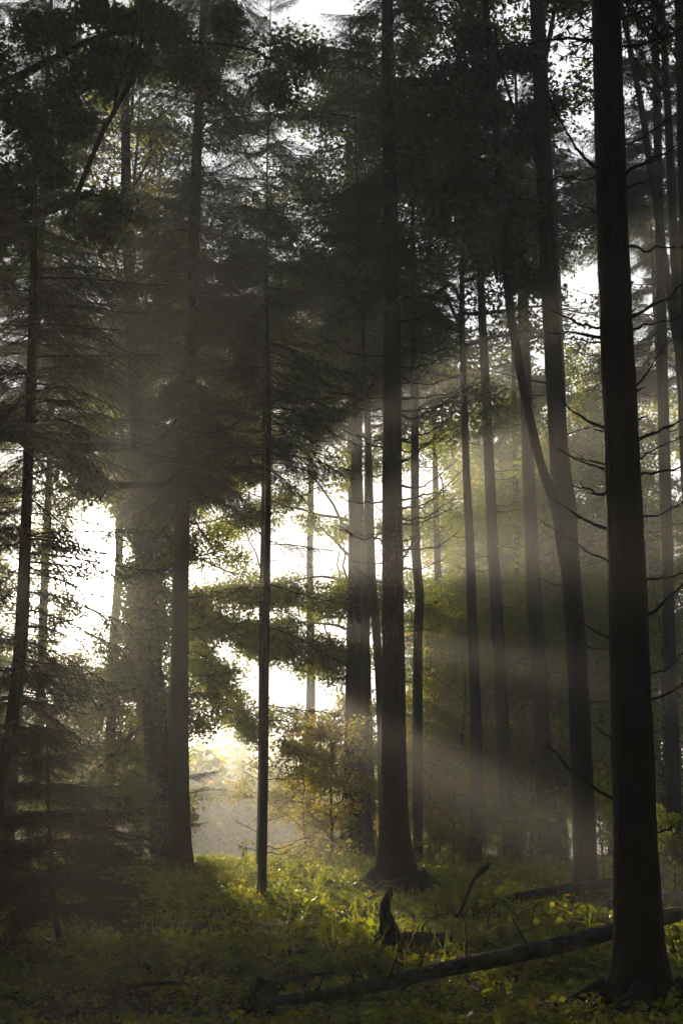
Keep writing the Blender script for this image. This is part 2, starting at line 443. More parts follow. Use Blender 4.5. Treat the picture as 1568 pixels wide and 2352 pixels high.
def broad_tree_mesh(name, H, R, z0, n_limbs, n_sub, per, lsize, mats, seed, shape=LEAF_POINTED, trunk_r=.12):
    """a whole broadleaf tree at the origin -> (trunk mesh, crown mesh)"""
    r = np.random.default_rng(seed)
    n = 12; s = np.linspace(0, 1, n)
    w = np.cumsum(r.normal(size=(n, 2)), 0)*(H*.010 if H < 18 else .05); w -= w[0]
    P = np.stack([w[:, 0], w[:, 1], -.2+(H*.95+.2)*s], 1)
    tb = Buf(); tube(tb, P, trunk_r*(1-.88*s)+.006, 9, .1, seed=seed, flare=.4*np.exp(-P[:, 2].clip(0)/.4))
    cb = Buf()
    for i in range(n_limbs):
        z = z0+(H-z0)*((i+r.random())/n_limbs)**.9*.96
        t = (z-z0)/(H-z0)
        l = R*(math.sin(math.pi*min(1, .18+.78*t))**.7)*(.7+.5*r.random())
        a = i*2.4+r.random()
        p = trunk_at(P, z)
        e = p+np.array([math.cos(a)*l, math.sin(a)*l, l*(.15+.55*t)*(.5+r.random())-.1*l])
        leafy_limb(cb, p, e, max(.012, trunk_r*.4*(1-t)), n_sub, per, lsize, shape, seed*97+i, start=.2)
    return tb.mesh(name+'_trunk', [mats[1]]), cb.mesh(name+'_crown', mats)

exec_order = []
# ================================================================ light, sky, haze
SUN_PX = (221, 1345)
sd = unit(ray(*SUN_PX)); SUN_EL = math.asin(sd[2]); SUN_AZ = math.atan2(sd[0], sd[1])   # azimuth clockwise from +Y
sl = bpy.data.lights.new('sun', 'SUN'); sl.energy = 5.0; sl.angle = math.radians(.5); sl.color = (1.0, .84, .61)
so = bpy.data.objects.new('sun', sl); COL.objects.link(so); so.rotation_euler = Vector(sd).to_track_quat('Z', 'Y').to_euler(); so.location = (-20, 100, 60)

W = bpy.data.worlds.new("World"); SC.world = W; W.use_nodes = True
nt = W.node_tree; nt.nodes.clear()
sky = nt.nodes.new('ShaderNodeTexSky'); sky.sky_type = 'NISHITA'; sky.sun_disc = False
sky.sun_elevation = SUN_EL; sky.sun_rotation = SUN_AZ; sky.dust_density = 1.0; sky.air_density = 1.0
bg = nt.nodes.new('ShaderNodeBackground'); bg.inputs['Strength'].default_value = .05
tc = nt.nodes.new('ShaderNodeTexCoord'); nz = nt.nodes.new('ShaderNodeTexNoise'); nz.inputs['Scale'].default_value = 3.5; nz.inputs['Detail'].default_value = 6
mp = nt.nodes.new('ShaderNodeMapping'); mp.inputs['Scale'].default_value = (1, 1, 2.6)
rp = ramp(nt, [(.30, (.55, .55, .55)), (.5, (1, 1, 1))])
mx = nt.nodes.new('ShaderNodeMix'); mx.data_type = 'RGBA'
wo = nt.nodes.new('ShaderNodeOutputWorld'); L = nt.links
L.new(tc.outputs['Generated'], mp.inputs['Vector']); L.new(mp.outputs[0], nz.inputs['Vector']); L.new(nz.outputs[0], rp.inputs[0])
dt = nt.nodes.new('ShaderNodeVectorMath'); dt.operation = 'DOT_PRODUCT'; dt.inputs[1].default_value = tuple(sd)
nm = nt.nodes.new('ShaderNodeVectorMath'); nm.operation = 'NORMALIZE'; L.new(tc.outputs['Generated'], nm.inputs[0]); L.new(nm.outputs[0], dt.inputs[0])
mr = nt.nodes.new('ShaderNodeMapRange'); mr.inputs['From Min'].default_value = .60; mr.inputs['From Max'].default_value = .88   # the bright cloud lies on the sun's side of the sky
L.new(dt.outputs['Value'], mr.inputs['Value']); mm = nt.nodes.new('ShaderNodeMath'); mm.operation = 'MULTIPLY'; L.new(mr.outputs[0], mm.inputs[0]); L.new(rp.outputs[0], mm.inputs[1])
L.new(mm.outputs[0], mx.inputs['Factor'])
L.new(sky.outputs[0], mx.inputs['A']); mx.inputs['B'].default_value = (11.4, 11.7, 12.2, 1); 
acc = mx.outputs['Result']      # the bright aureole of the sky close round the sun
for kk, amp, colr in ((2600, 900, (1, .93, .80)), (330, 60, (1, .90, .74))):
    m1 = nt.nodes.new('ShaderNodeMath'); m1.operation = 'SUBTRACT'; m1.inputs[1].default_value = 1.0; L.new(dt.outputs['Value'], m1.inputs[0])
    m2 = nt.nodes.new('ShaderNodeMath'); m2.operation = 'MULTIPLY'; m2.inputs[1].default_value = kk; L.new(m1.outputs[0], m2.inputs[0])
    m3 = nt.nodes.new('ShaderNodeMath'); m3.operation = 'EXPONENT'; L.new(m2.outputs[0], m3.inputs[0])
    v1 = nt.nodes.new('ShaderNodeVectorMath'); v1.operation = 'SCALE'; v1.inputs[0].default_value = tuple(amp*c_ for c_ in colr); L.new(m3.outputs[0], v1.inputs['Scale'])
    v2 = nt.nodes.new('ShaderNodeVectorMath'); v2.operation = 'ADD'; L.new(acc, v2.inputs[0]); L.new(v1.outputs[0], v2.inputs[1]); acc = v2.outputs[0]
L.new(acc, bg.inputs['Color']); L.new(bg.outputs[0], wo.inputs['Surface'])

HAZE = .0021
def build_haze():
    m = bpy.data.materials.new('haze'); m.use_nodes = True; t = m.node_tree; t.nodes.clear()
    o = t.nodes.new('ShaderNodeOutputMaterial'); v = t.nodes.new('ShaderNodeVolumePrincipled')
    v.inputs['Color'].default_value = (.97, .96, .94, 1); v.inputs['Density'].default_value = HAZE; v.inputs['Anisotropy'].default_value = .55
    t.links.new(v.outputs[0], o.inputs['Volume'])
    b = Buf()
    x0, x1, y0, y1, z0, z1 = -120, 130, -62, 230, -18, 36
    V = [[x, y, z] for z in (z0, z1) for y in (y0, y1) for x in (x0, x1)]
    b.add(V, np.array([[0, 2, 3, 1], [4, 5, 7, 6], [0, 1, 5, 4], [2, 6, 7, 3], [0, 4, 6, 2], [1, 3, 7, 5]]))
    tag(link('haze', b.mesh('haze', [m])), 'thin morning haze filling the whole wood and valley', 'haze', kind='stuff')
build_haze()

SC.view_settings.view_transform = 'Standard'; SC.view_settings.look = 'None'; SC.view_settings.exposure = 0.95; SC.view_settings.gamma = 1.0
SC.view_settings.use_curve_mapping = False
C = SC.cycles
C.use_denoising = True; C.max_bounces = 5; C.diffuse_bounces = 2; C.glossy_bounces = 1; C.transmission_bounces = 2; C.volume_bounces = 0; C.transparent_max_bounces = 4
C.sample_clamp_indirect = 4.0; C.sample_clamp_direct = 0.0; C.caustics_reflective = False; C.caustics_refractive = False
C.use_adaptive_sampling = True; C.adaptive_threshold = .02
try: C.denoiser = 'OPENIMAGEDENOISE'; C.denoising_input_passes = 'RGB_ALBEDO_NORMAL'
except Exception: pass

# ================================================================ ground, hills
def build_ground():
    xs = np.concatenate([np.linspace(-115, -41, 50), np.arange(-40, 46, .3), np.linspace(47, 125, 50)])
    ys = np.concatenate([np.linspace(-55, 2, 16), np.arange(4, 80, .3), np.linspace(80.5, 225, 160)])
    X, Y = np.meshgrid(xs, ys)
    V = np.stack([X, Y, terrain(X, Y)], -1).reshape(-1, 3)
    nx = len(xs); i = np.arange(len(ys)-1)[:, None]*nx; j = np.arange(nx-1)[None, :]
    b = Buf(); b.add(V, np.stack([i+j, i+j+1, i+j+nx+1, i+j+nx], -1).reshape(-1, 4))
    tag(link('ground', b.mesh('ground', [M_GROUND], True)), kind='structure')
build_ground()

def build_far_woods():
    """the wooded hillsides beyond the valley: reads as one mass through the haze"""
    r = np.random.default_rng(3); b = Buf(); n = 0
    while n < 1500:
        y = r.uniform(92, 194); x = r.uniform(-.36*y, .05*y)
        if y < 100 and r.random() < .5: continue
        h = (r.uniform(2.3, 4.4) if r.random() < .8 else r.uniform(4.5, 6.5))*(1+.25*(r.random() < .1)); z = gz(x, y); n += 1
        m = 90 if y < 135 else 60
        pointed = r.random() < .25
        t = r.random(m); a = r.random(m)*6.28
        rad = h*(.20*(1-t) if pointed else .36*np.sqrt(np.clip(1-(2*t-1)**2, .05, 1)))*np.sqrt(r.random(m))
        if pointed: h *= 1.2
        c = np.stack([x+np.cos(a)*rad, y+np.sin(a)*rad, z+h*(.12+.88*t)], 1)
        leaves(b, c, h*.16*(.6+.8*r.random(m)), LEAF_RHOMB, up=.4, r=r)
    tag(link('far_woods', b.mesh('far_woods', [M_BROAD])), 'pale wooded hillsides fading into haze beyond the valley', 'woods', kind='stuff')
build_far_woods()
# ================================================================ the trees
PI = math.pi
def tree(name, label, px, d, bark, seed, k=14, rough=.07, flare=.35, cat='tree', group=None, fl_h=None, top=None, span=8):
    b, Q, R, base = ground_trunk(px, d, k, rough, seed, flare, span=span, fl_h=fl_h, top=top)
    rt = root(name, base, label, cat, group)
    part('trunk', b, [bark], rt, True)
    return rt, Q, R
def add_roots(rt, Q, R, n, L, seed, mat):
    r = np.random.default_rng(seed); x0, y0, zg = rt.location; R0 = rad_at(Q, R, zg+.05)
    for i in range(n):
        a = i*2*PI/n+r.normal()*.3; l = L*(.6+.7*r.random()); s = np.linspace(0, 1, 8)
        w = np.cumsum(r.normal(size=8))*.05*l; rad = R0*.8+s*l
        x = x0+np.cos(a)*rad-np.sin(a)*w; y = y0+np.sin(a)*rad+np.cos(a)*w
        z = terrain(x, y)+.20*R0/.3*(1-s)**2.2+.025-.07*s
        b = Buf(); tube(b, np.stack([x, y, z], 1), R0*.36*(1-.75*s)+.008, 8, .3, seed=seed+i); part('root', b, [mat], rt, True)
def rad_at(Q, R, z):
    o = np.argsort(Q[:, 2]); return float(np.interp(z, Q[o, 2], R[o]))
def branch(rt, Q, R, v, d, az, L, r0, up0=-.05, curl=.35, seed=0, twigs=3, sag=0.0, mat=None):
    z = pt(784, v, d)[2]
    p = trunk_at(Q, z); p = p+np.array([math.cos(az), math.sin(az), 0])*rad_at(Q, R, z)*.6
    return part('branch', dead_branch(p, az, L, r0, up0, curl, seed, twigs, sag), [mat or M_TWIG], rt, True)
def zv(v, d): return pt(784, v, d)[2]

HOLES = [(600, 1245, 42, 28), (598, 1565, 42, 42), (508, 1730, 46, 40), (740, 1125, 30, 22), (228, 1285, 62, 112), (165, 1478, 30, 46), (858, 1250, 14, 110)]
LANES = [(-.63, -.57, 410), (-.34, -.28, 430), (-.12, -.05, 400), (.17, .21, 480), (.48, .55, 460), (1.05, 1.65, 410)]  # gaps radiating from the sun, kept free of tufts to shape the beams
def tufts(n, u0, u1, v0, v1, d0, d1, seed, margin=18, drop=0.0, lane=None):  # leaf tufts added to the oak crowns to block sun outside the gaps
    r = np.random.default_rng(seed); out = []
    while len(out) < n:
        u, v = r.uniform(u0, u1), r.uniform(v0, v1)
        if any(((u-a)/(c+margin))**2+((v-b)/(e+margin))**2 < 1 for a, b, c, e in HOLES): continue
        dx, dy = u-SUN_PX[0], v-SUN_PX[1]; ds = math.hypot(dx, dy); m = 18/ds*(.4+1.3*vnoise(ds*.02, seed+dy*.01, 77))
        if any(us < u and math.atan(lo)-m < math.atan2(dy, dx) < math.atan(hi)+m for lo, hi, us in (LANES if d1 > 48 else LANES[:-1])): continue
        if r.random() < drop*vnoise(u*.012, v*.012, seed): continue
        out.append(pt(u, v, r.uniform(d0, d1)))
    return out

# --- the big black trunk at the right, nearest the camera
D1 = 12.3
T1, Q1, R1 = tree('spruce_tree', 'thickest black trunk nearest the viewer, rising through the whole right side', [(1390, -160, 66), (1391, 0, 73), (1409, 600, 78), (1426, 1000, 82), (1446, 1500, 92), (1457, 1900, 97), (1467, 2150, 112), (1470, 2260, 138), (1470, 2325, 170)], D1, M_BARK, 1, 30, .055, .30, fl_h=.42, top=25, span=34)
part('crown', spruce_crown(Q1, 10.5, 24.5, 25, 110, 4.6, T_FAR, 11), [M_NEEDLE, M_TWIG], T1)
for i, (v, az, L, up, cu) in enumerate([(40, .25, .75, .25, .35), (105, -.1, .95, .05, .25), (90, 2.9, 1.0, .02, .05), (140, 3.4, .3, .15, -.2), (330, .5, .9, .5, .25), (405, -.3, .75, .12, .2), (415, 2.8, .95, .25, .12), (430, .1, .35, .1, .3), (395, 3.5, .55, .7, .6), (490, 3.3, .28, .05, .1),
        (560, .1, .7, -.1, .05), (735, .3, .9, .35, .4), (760, -.2, .75, .12, .2), (745, 2.9, .6, .3, .15), (770, 3.2, .5, .15, -.05), (790, 3.3, .42, .02, .05), (900, .5, .5, .6, .7), (1015, .0, .65, .35, .1), (1050, .2, .8, .15, .2), (1090, -.1, .7, .05, .3), (985, 3.0, .45, .2, .5),
        (1065, 3.3, .5, .1, .2), (1075, 2.8, .45, .2, .35), (1130, 3.25, .4, .0, .12), (1190, .2, .8, .15, .3), (1330, -.2, .55, -.05, .2), (1420, .1, .6, .25, .6), (1555, .15, .55, .18, .4), (1610, 0., .5, .1, .5), (1215, 2.9, .6, .35, .3), (1300, 3.3, .75, .35, .2), (1470, 3.1, .35, .25, .3), (1840, 2.95, .62, .3, .55), (1700, 3.3, .3, .2, .4), (1920, .1, .3, .1, .35)]):
    branch(T1, Q1, R1, v, D1, az, L, .011+.004*(i % 3), up, cu, 100+i, 2 if L < .5 else 4)

rs = np.random.default_rng(15)
for i in range(16):
    branch(T1, Q1, R1, rs.uniform(100, 2000), D1, rs.random()*2*PI, .05+.12*rs.random(), .012+.012*rs.random(), .1, .2, 170+i, 0)
tag(part('moss', moss_fuzz(Q1, R1, zv(1700, D1), zv(500, D1), 900, 12, az=(-.25, .5), size=.013), [M_MOSS], T1), kind='stuff')
add_roots(T1, Q1, R1, 7, .75, 18, M_BARK)
# --- forked broadleaf tree left of it
D2 = 26.5
px2 = [(1228, -160, 34), (1232, 0, 36), (1240, 150, 40), (1250, 400, 42), (1264, 700, 43), (1281, 1000, 45), (1292, 1120, 52), (1297, 1190, 58), (1308, 1300, 48), (1324, 1500, 47), (1337, 1800, 50), (1345, 2000, 52), (1345, 2060, 60), (1343, 2105, 74)]
T2, Q2, R2 = tree('maple_tree', 'dark trunk forking into a thick and a thin stem, left of the thickest trunk', px2, D2, M_OAK, 2, 20, .09, .35, top=24, span=16)
P, R = world_line([(1108, -160, 16), (1112, -20, 17), (1125, 100, 18), (1139, 300, 18), (1153, 500, 20), (1170, 700, 20), (1190, 830, 21), (1210, 930, 22), (1240, 1060, 22), (1268, 1140, 26), (1290, 1200, 34)], D2-.1)
b = Buf(); tube(b, catmull(P, 5), np.interp(np.linspace(0, len(R)-1, (len(R)-1)*5+1), np.arange(len(R)), R), 10, .12, seed=22)
part('stem', b, [M_OAK], T2, True)
b = Buf(); P, R = world_line([(1282, -120, 9), (1275, 0, 10), (1262, 80, 12), (1250, 140, 16), (1243, 190, 18)], D2-.05); tube(b, catmull(P, 4), np.interp(np.linspace(0, len(R)-1, (len(R)-1)*4+1), np.arange(len(R)), R), 8, .1, seed=23)
part('stem', b, [M_OAK], T2, True)
b = Buf(); P, R = world_line([(1135, 60, 6), (1150, 150, 7), (1180, 250, 8), (1215, 330, 9), (1246, 400, 10)], D2-.2); tube(b, catmull(P, 4), np.interp(np.linspace(0, len(R)-1, (len(R)-1)*4+1), np.arange(len(R)), R), 6, .1, seed=24)
part('stem', b, [M_OAK], T2, True)
cb = Buf()
tg = [(1130, 420, 26, 1140, 640), (1060, 300, 25, 1130, 330), (990, 150, 27, 1125, 200), (1080, 90, 25, 1120, 60), (1200, 330, 26, 1245, 420), (1190, 130, 25, 1236, 160), (1160, 560, 27, 1262, 640), (1205, 620, 26, 1262, 690), (1050, 480, 27, 1150, 520),
      (960, 320, 28, 1140, 380), (940, 60, 28, 1120, 130), (1230, 250, 26, 1245, 330), (1150, -60, 26, 1118, 40), (1010, -40, 27, 1112, 0), (1120, 250, 25, 1135, 300), (1075, 400, 28, 1150, 470), (1010, 400, 26, 1140, 420), (1120, 160, 26, 1130, 220), (1000, 240, 26, 1130, 280), (1330, 40, 27, 1275, 10), (870, 180, 27, 1120, 240), (1090, 200, 26, 1125, 240), (1180, 460, 25, 1150, 540), (1000, -300, 25, 1110, -150), (1300, -350, 25, 1228, -150), (1150, -500, 24, 1220, -300), (1400, -250, 26, 1230, -100), (1050, -150, 26, 1108, -100), (850, -200, 26, 1108, -120), (1240, -700, 26, 1220, -400)]
for i, (u, v, d, u0, v0) in enumerate(tg):
    leafy_limb(cb, pt(u0, v0, D2), pt(u, v, d+1.6), .03, 7, 60, .085, LEAF_MAPLE, 300+i, .6, .08, start=.3, sublen=.5)
part('crown', cb, [M_DARKLEAF, M_TWIG], T2)
for i, (v, az, L, up, cu) in enumerate([(880, 3.0, 1.4, .1, .2), (1000, .2, 1.3, .4, .1), (1340, 2.9, 1.0, .5, .1), (1480, .3, .9, -.2, .1), (1620, .1, .8, .1, .2)]):
    branch(T2, Q2, R2, v, D2, az, L, .018, up, cu, 150+i, 3)

add_roots(T2, Q2, R2, 6, .8, 28, M_OAK)
# --- centre spruce with the wide root flare
D3 = 29.0
px3 = [(887, -160, 22), (889, 0, 28), (892, 300, 34), (898, 600, 41), (900, 900, 45), (901, 1200, 48), (903, 1500, 53), (905, 1800, 60), (905, 1900, 66), (907, 1970, 80), (911, 2030, 104), (914, 2065, 122)]
T3, Q3, R3 = tree('spruce_tree', 'tall central spruce with flared roots and bare curving side branches', px3, D3, M_BARK, 3, 24, .06, .4, fl_h=.55, top=28, span=22)
r = np.random.default_rng(33)
for i in range(40):
    v = 545+i*20+r.normal()*8; right = i % 5 != 4
    az = r.normal()*.45 if right else PI+r.normal()*.5
    L = (1.05+.75*r.random())*(1.12 if 600 < v < 1000 else .85)*(.75 if not right else 1)
    branch(T3, Q3, R3, v, D3, az, L, .021+.007*r.random(), -.18-.12*r.random(), .45+.3*r.random(), 400+i, 4)
for i, (v, az, L) in enumerate([(860, PI, 1.35), (905, PI-.3, 1.0), (960, PI+.2, 1.1), (1010, PI, .8), (1090, PI+.4, .9), (1225, PI, 1.2), (1290, PI-.2, .9), (1445, .2, .9), (1560, .5, .8)]):
    branch(T3, Q3, R3, v, D3, az, L, .015, -.1, .25, 450+i, 3)
part('crown', spruce_crown(Q3, zv(700, D3), zv(-330, D3), zv(-700, D3), 110, 3.3, T_MID, 34, pitch=(-.1, .15)), [M_NEEDLE, M_TWIG], T3)
tag(part('moss', moss_fuzz(Q3, R3, zv(2040, D3), zv(1200, D3), 1200, 38, az=(-.6, 1.2), size=.03), [M_MOSS], T3), kind='stuff')
vb = Buf(); r = np.random.default_rng(39); n = 420; z = np.array([zv(v, D3) for v in np.concatenate([r.normal(1260, 45, n//2), r.normal(1400, 45, n-n//2)])])
c = np.array([trunk_at(Q3, q_) for q_ in z]); a = -PI/2+r.normal(size=n)*.9; rr = .30+np.abs(r.normal(size=n))*.12
leaves(vb, c+np.stack([np.cos(a)*rr, np.sin(a)*rr, np.zeros(n)], 1), .05*(.6+.7*r.random(n)), LEAF_POINTED, up=.3, droop=.5, r=r)
for i in range(5): tube(vb, np.array([trunk_at(Q3, zv(v, D3))+[.06*(i-2)+.03*math.sin(v*.05+i), -.33, 0] for v in range(1180, 1520, 30)]), np.full(12, .008), 4, mat=1)
tag(part('creeper', vb, [M_RED, M_TWIG], T3), 'thin creeper with reddish leaves')
b = Buf(); P, R = world_line([(917, 1060, 8), (919, 1300, 10), (922, 1600, 14), (928, 1900, 24), (950, 2030, 40), (965, 2066, 50)], D3-.32)
tube(b, catmull(P, 4), np.interp(np.linspace(0, len(R)-1, (len(R)-1)*4+1), np.arange(len(R)), R), 8, .1, seed=37); part('root_buttress', b, [M_BARK], T3, True)

add_roots(T3, Q3, R3, 8, 1.1, 48, M_BARK)
# --- slim young spruce in front of the clearing
D4 = 26.0
px4 = [(611, 640, 5), (612, 700, 8), (617, 900, 11), (615, 1200, 14), (610, 1500, 17), (606, 1800, 19), (602, 2000, 21), (600, 2100, 25)]
T4, Q4, R4 = tree('young_spruce', 'slim black young spruce standing alone before the bright clearing', px4, D4, M_BARK, 4, 10, .07, .25)
r = np.random.default_rng(44)
for i, (v, az, L, up, cu) in enumerate([(1000, .1, .9, .1, -.1), (1060, 3.0, .9, .55, .1), (1110, 3.2, .8, .4, .2), (1130, .2, 1.2, .1, .1), (1180, 3.1, .9, .25, .1), (1235, 3.2, 1.1, .5, -.15), (1300, 3.0, .9, .15, .2), (1290, .1, .9, .0, -.15), (1385, 3.1, .8, -.05, .1), (1400, .2, 1.0, -.05, -.1), (1450, .3, .9, .3, -.2), (1520, 3.0, .8, .25, .2), (1590, 3.2, .7, .1, .2), (1655, .15, .9, .15, -.3), (1700, 3.1, .6, .2, .3), (1790, .1, 1.0, .1, -.15), (1770, 3.1, .35, .2, .2), (1790, 3.25, .4, .25, .1), (1915, 3.0, .45, .3, .1), (1955, 3.2, .4, .1, .2), (1945, .1, 1.1, .05, .2), (1960, -.2, .9, -.1, .35), (1885, .3, .4, .1, .1), (1350, 3.15, 1.0, .2, -.3), (1245, .15, 1.0, .05, .2)]):
    branch(T4, Q4, R4, v, D4, az, L, .009, up, cu, 500+i, 5)
cb = spruce_crown(Q4, zv(1110, D4), zv(660, D4), zv(600, D4), 52, 1.8, T_NEAR, 45, pitch=(-.15, .15), power=.45)
for i in range(24):      # the dense drooping side towards the right
    place_branch(cb, T_NEAR, trunk_at(Q4, zv(780+i*13, D4)), r.normal()*.5, -.1-.3*r.random(), 1.5+.7*r.random(), r)
for v, az, L, pi_ in [(1340, .05, 2.0, -.3), (1380, .3, 1.7, -.5), (1440, -.2, 1.9, -.35), (1620, 0., 1.6, -.15), (1350, 3.3, 1.2, 0), (1250, -.1, 1.4, -.1), (1240, .4, 1.2, -.3)]:
    place_branch(cb, T_NEAR, trunk_at(Q4, zv(v, D4)), az, pi_, L, r)
part('crown', cb, [M_NEEDLE, M_TWIG], T4)

# --- tall straight trunk left of the clearing
D5 = 36.0
px5 = [(470, -160, 14), (468, 0, 18), (462, 150, 22), (450, 400, 27), (437, 800, 32), (423, 1000, 34), (416, 1300, 37), (412, 1600, 42), (411, 1800, 46), (413, 1950, 54), (415, 2005, 64), (416, 2030, 76)]
T5, Q5, R5 = tree('spruce_tree', 'tall straight trunk at the left edge of the bright clearing', px5, D5, M_BARK, 5, 14, .06, .3, top=30)
for i, (v, az, L, up, cu) in enumerate([(1060, .2, 1.2, .2, .1), (1110, 3.0, 1.5, .0, -.1), (1190, .1, 2.0, .0, .25), (1150, .4, 1.2, .2, .2), (1240, 3.2, 1.2, .0, .1), (1370, .1, 1.8, .1, .35), (1310, 3.1, 1.0, .0, .0), (1000, .0, 1.6, -.1, .3), (1440, .2, 1.2, .05, .2), (1280, .3, 1.5, .1, .1)]):
    branch(T5, Q5, R5, v, D5, az, L, .024, up, cu, 550+i, 5)
cb = spruce_crown(Q5, zv(1140, D5), zv(600, D5), zv(-900, D5), 112, 3.6, T_MID, 55, pitch=(-.15, .12), power=.5)
r = np.random.default_rng(57)
for i in range(75): place_branch(cb, T_MID, trunk_at(Q5, zv(600-i*12, D5)), r.random()*6.28, -.1+.2*r.random(), 2.2+1.3*r.random(), r)
r = np.random.default_rng(56)
for v, az, L in [(1560, .2, 1.6), (1600, -.2, 1.3), (1830, .1, 1.3), (1790, .3, 1.2), (1500, 3.4, 1.2), (1700, 3.0, 1.5), (1760, 3.2, 1.4), (1900, .0, .8)]:
    place_branch(cb, T_MID, trunk_at(Q5, zv(v, D5)), az, .25, L, r)
part('crown', cb, [M_NEEDLE, M_TWIG], T5)

# --- leaning ivy-clad oak behind it
D6 = 40.0
px6 = [(285, 100, 20), (292, 500, 26), (305, 800, 32), (322, 1150, 40), (331, 1300, 45), (345, 1500, 52), (360, 1700, 58), (378, 1900, 62), (388, 1985, 74)]
T6, Q6, R6 = tree('oak_tree', 'broad leaning oak trunk clad in ivy, beside the sun glare', px6, D6, M_OAK, 6, 14, .10, .35)
cb = Buf()
for i, (v0, u, v, d) in enumerate([(1300, 480, 1240, 42), (1250, 450, 1150, 42), (1300, 560, 1330, 44), (1200, 400, 1080, 43), (1550, 190, 1640, 41), (1500, 270, 1560, 39), (1650, 210, 1790, 40), (1150, 540, 1000, 43), (1350, 470, 1430, 39)]):
    leafy_limb(cb, trunk_at(Q6, zv(v0, D6)), pt(u, v, d), .06, 6, 60, .10, LEAF_LOBED, 600+i, .5, .05, start=.4, sublen=.4)
leaf_mass(cb, np.concatenate(cb.V)[::7], tufts(210, 300, 620, 980, 1500, 38, 45, 61)+tufts(90, 285, 360, 1320, 1500, 41, 47, 67)+tufts(230, 100, 420, 1520, 1900, 41, 47, 62)+tufts(130, 240, 420, 1040, 1330, 41, 46, 68)+tufts(40, 400, 520, 1480, 1700, 38, 43, 69)+tufts(90, 200, 430, 1000, 1600, 41, 46, 63)+tufts(40, 90, 240, 1000, 1480, 40, 46, 65), .04, .52, 150, .09, LEAF_LOBED, 64)
for i, (v0, u, v, d) in enumerate([(1100, 150, 900, 41), (1000, 200, 700, 40), (900, 380, 700, 42), (800, 240, 480, 40), (700, 330, 420, 41), (600, 180, 330, 41), (500, 380, 250, 41), (400, 250, 150, 40), (950, 100, 800, 42), (1150, 420, 950, 42), (300, 330, 30, 41), (650, 420, 560, 42), (250, 190, 90, 42), (750, 120, 560, 42)]):
    leafy_limb(cb, trunk_at(Q6, zv(v0, D6)), pt(u, v, d), .06, 7, 55, .11, LEAF_LOBED, 640+i, .6, .05, start=.25, sublen=.5)
part('crown', cb, [M_BROAD, M_TWIG], T6)
ib = Buf(); r = np.random.default_rng(66); n = 1500
z = r.uniform(zv(1930, D6), zv(1480, D6), n); a = r.random(n)*2*PI
c = np.array([trunk_at(Q6, q) for q in z]); rr = np.array([rad_at(Q6, R6, q) for q in z])+.03+np.abs(r.normal(size=n))*.14
leaves(ib, c+np.stack([np.cos(a)*rr, np.sin(a)*rr, np.zeros(n)], 1), .09*(.6+.6*r.random(n)), LEAF_POINTED, up=.3, droop=.6, r=r)
part('ivy', ib, [M_BROAD], T6)

# --- pale oak at the far side of the clearing, its limbs hang over the gap
T10, Q10, R10 = tree('oak_tree', 'pale oak whose broken leafy limbs overhang the bright clearing', [(800, 300, 14), (806, 700, 22), (812, 1100, 28), (818, 1500, 34), (822, 1990, 46)], 58, M_OAK, 10, 10, .1, .3)
cb = Buf(); rq = np.random.default_rng(101)
for i, (v0, u, v, d) in enumerate([(1300, 690, 1180, 57), (1250, 640, 1050, 56), (1350, 600, 1370, 57), (1450, 640, 1440, 55), (1500, 720, 1520, 56), (1200, 520, 1080, 57), (1100, 480, 900, 59), (1400, 500, 1420, 61), (1300, 930, 1200, 57), (1450, 980, 1420, 58), (1000, 680, 820, 57), (1000, 880, 860, 58), (900, 780, 700, 57), (1600, 740, 1680, 58), (1050, 960, 980, 57)]):
    leafy_limb(cb, trunk_at(Q10, zv(v0, 58)), pt(u, v, d), .07, 6, 40, .12, LEAF_LOBED, 1000+i, .5, .05, start=.5, sublen=.35)
leaf_mass(cb, np.concatenate(cb.V)[::9], tufts(180, 420, 640, 760, 1230, 51, 63, 102)+tufts(120, 640, 880, 760, 1230, 51, 63, 112)+tufts(125, 430, 640, 1290, 1500, 51, 63, 103)+tufts(95, 640, 880, 1290, 1520, 51, 63, 113)+tufts(75, 430, 640, 1480, 1700, 55, 63, 107)+tufts(18, 660, 900, 1480, 1650, 52, 62, 104, drop=.7)+tufts(60, 860, 1080, 820, 1500, 52, 62, 105, drop=.9), .05, .6, 165, .115, LEAF_LOBED, 106)
part('crown', cb, [M_BROAD, M_TWIG], T10)

# --- slender leaning spruce at the left edge
D7 = 16.5
px7 = [(80, 430, 10), (78, 550, 15), (74, 750, 19), (68, 950, 23), (60, 1200, 26), (50, 1450, 30), (28, 1650, 32), (5, 1780, 34), (-40, 2000, 40), (-70, 2160, 50)]
T7, Q7, R7 = tree('spruce_tree', 'slender leaning black spruce at the left edge in front of the sun', px7, D7, M_BARK, 7, 12, .07, .25)
r = np.random.default_rng(77)
for i, (v, az, L, up, cu) in enumerate([(970, .2, .9, .05, .1), (1060, -.1, .7, .1, -.2), (1440, .0, 1.1, -.15, .35), (1590, .1, .75, -.1, .1), (900, .1, .7, .3, .2), (1250, 3.0, .6, .0, .1), (1300, .3, .8, -.3, .1)]):
    branch(T7, Q7, R7, v, D7, az, L, .013, up, cu, 700+i, 5)
cb = spruce_crown(Q7, zv(1080, D7), zv(440, D7), zv(300, D7), 80, 1.6, T_NEAR, 78, pitch=(-.2, .1), power=.35, gap=.1)
for z0_, z1_, n_, L_, sd_ in ((1500, 1080, 40, 1.0, 79), (1720, 1500, 70, 1.25, 80)):
    c2 = spruce_crown(Q7, zv(z0_, D7), zv(z1_, D7), zv(300, D7), n_, L_, T_NEAR, sd_, pitch=(-.2, .1), power=.35)
    for V_, (i0) in zip([0], [0]):
        off = cb.n; cb.P += [(f+off, m_) for f, m_ in c2.P]; cb.V += c2.V; cb.n += c2.n
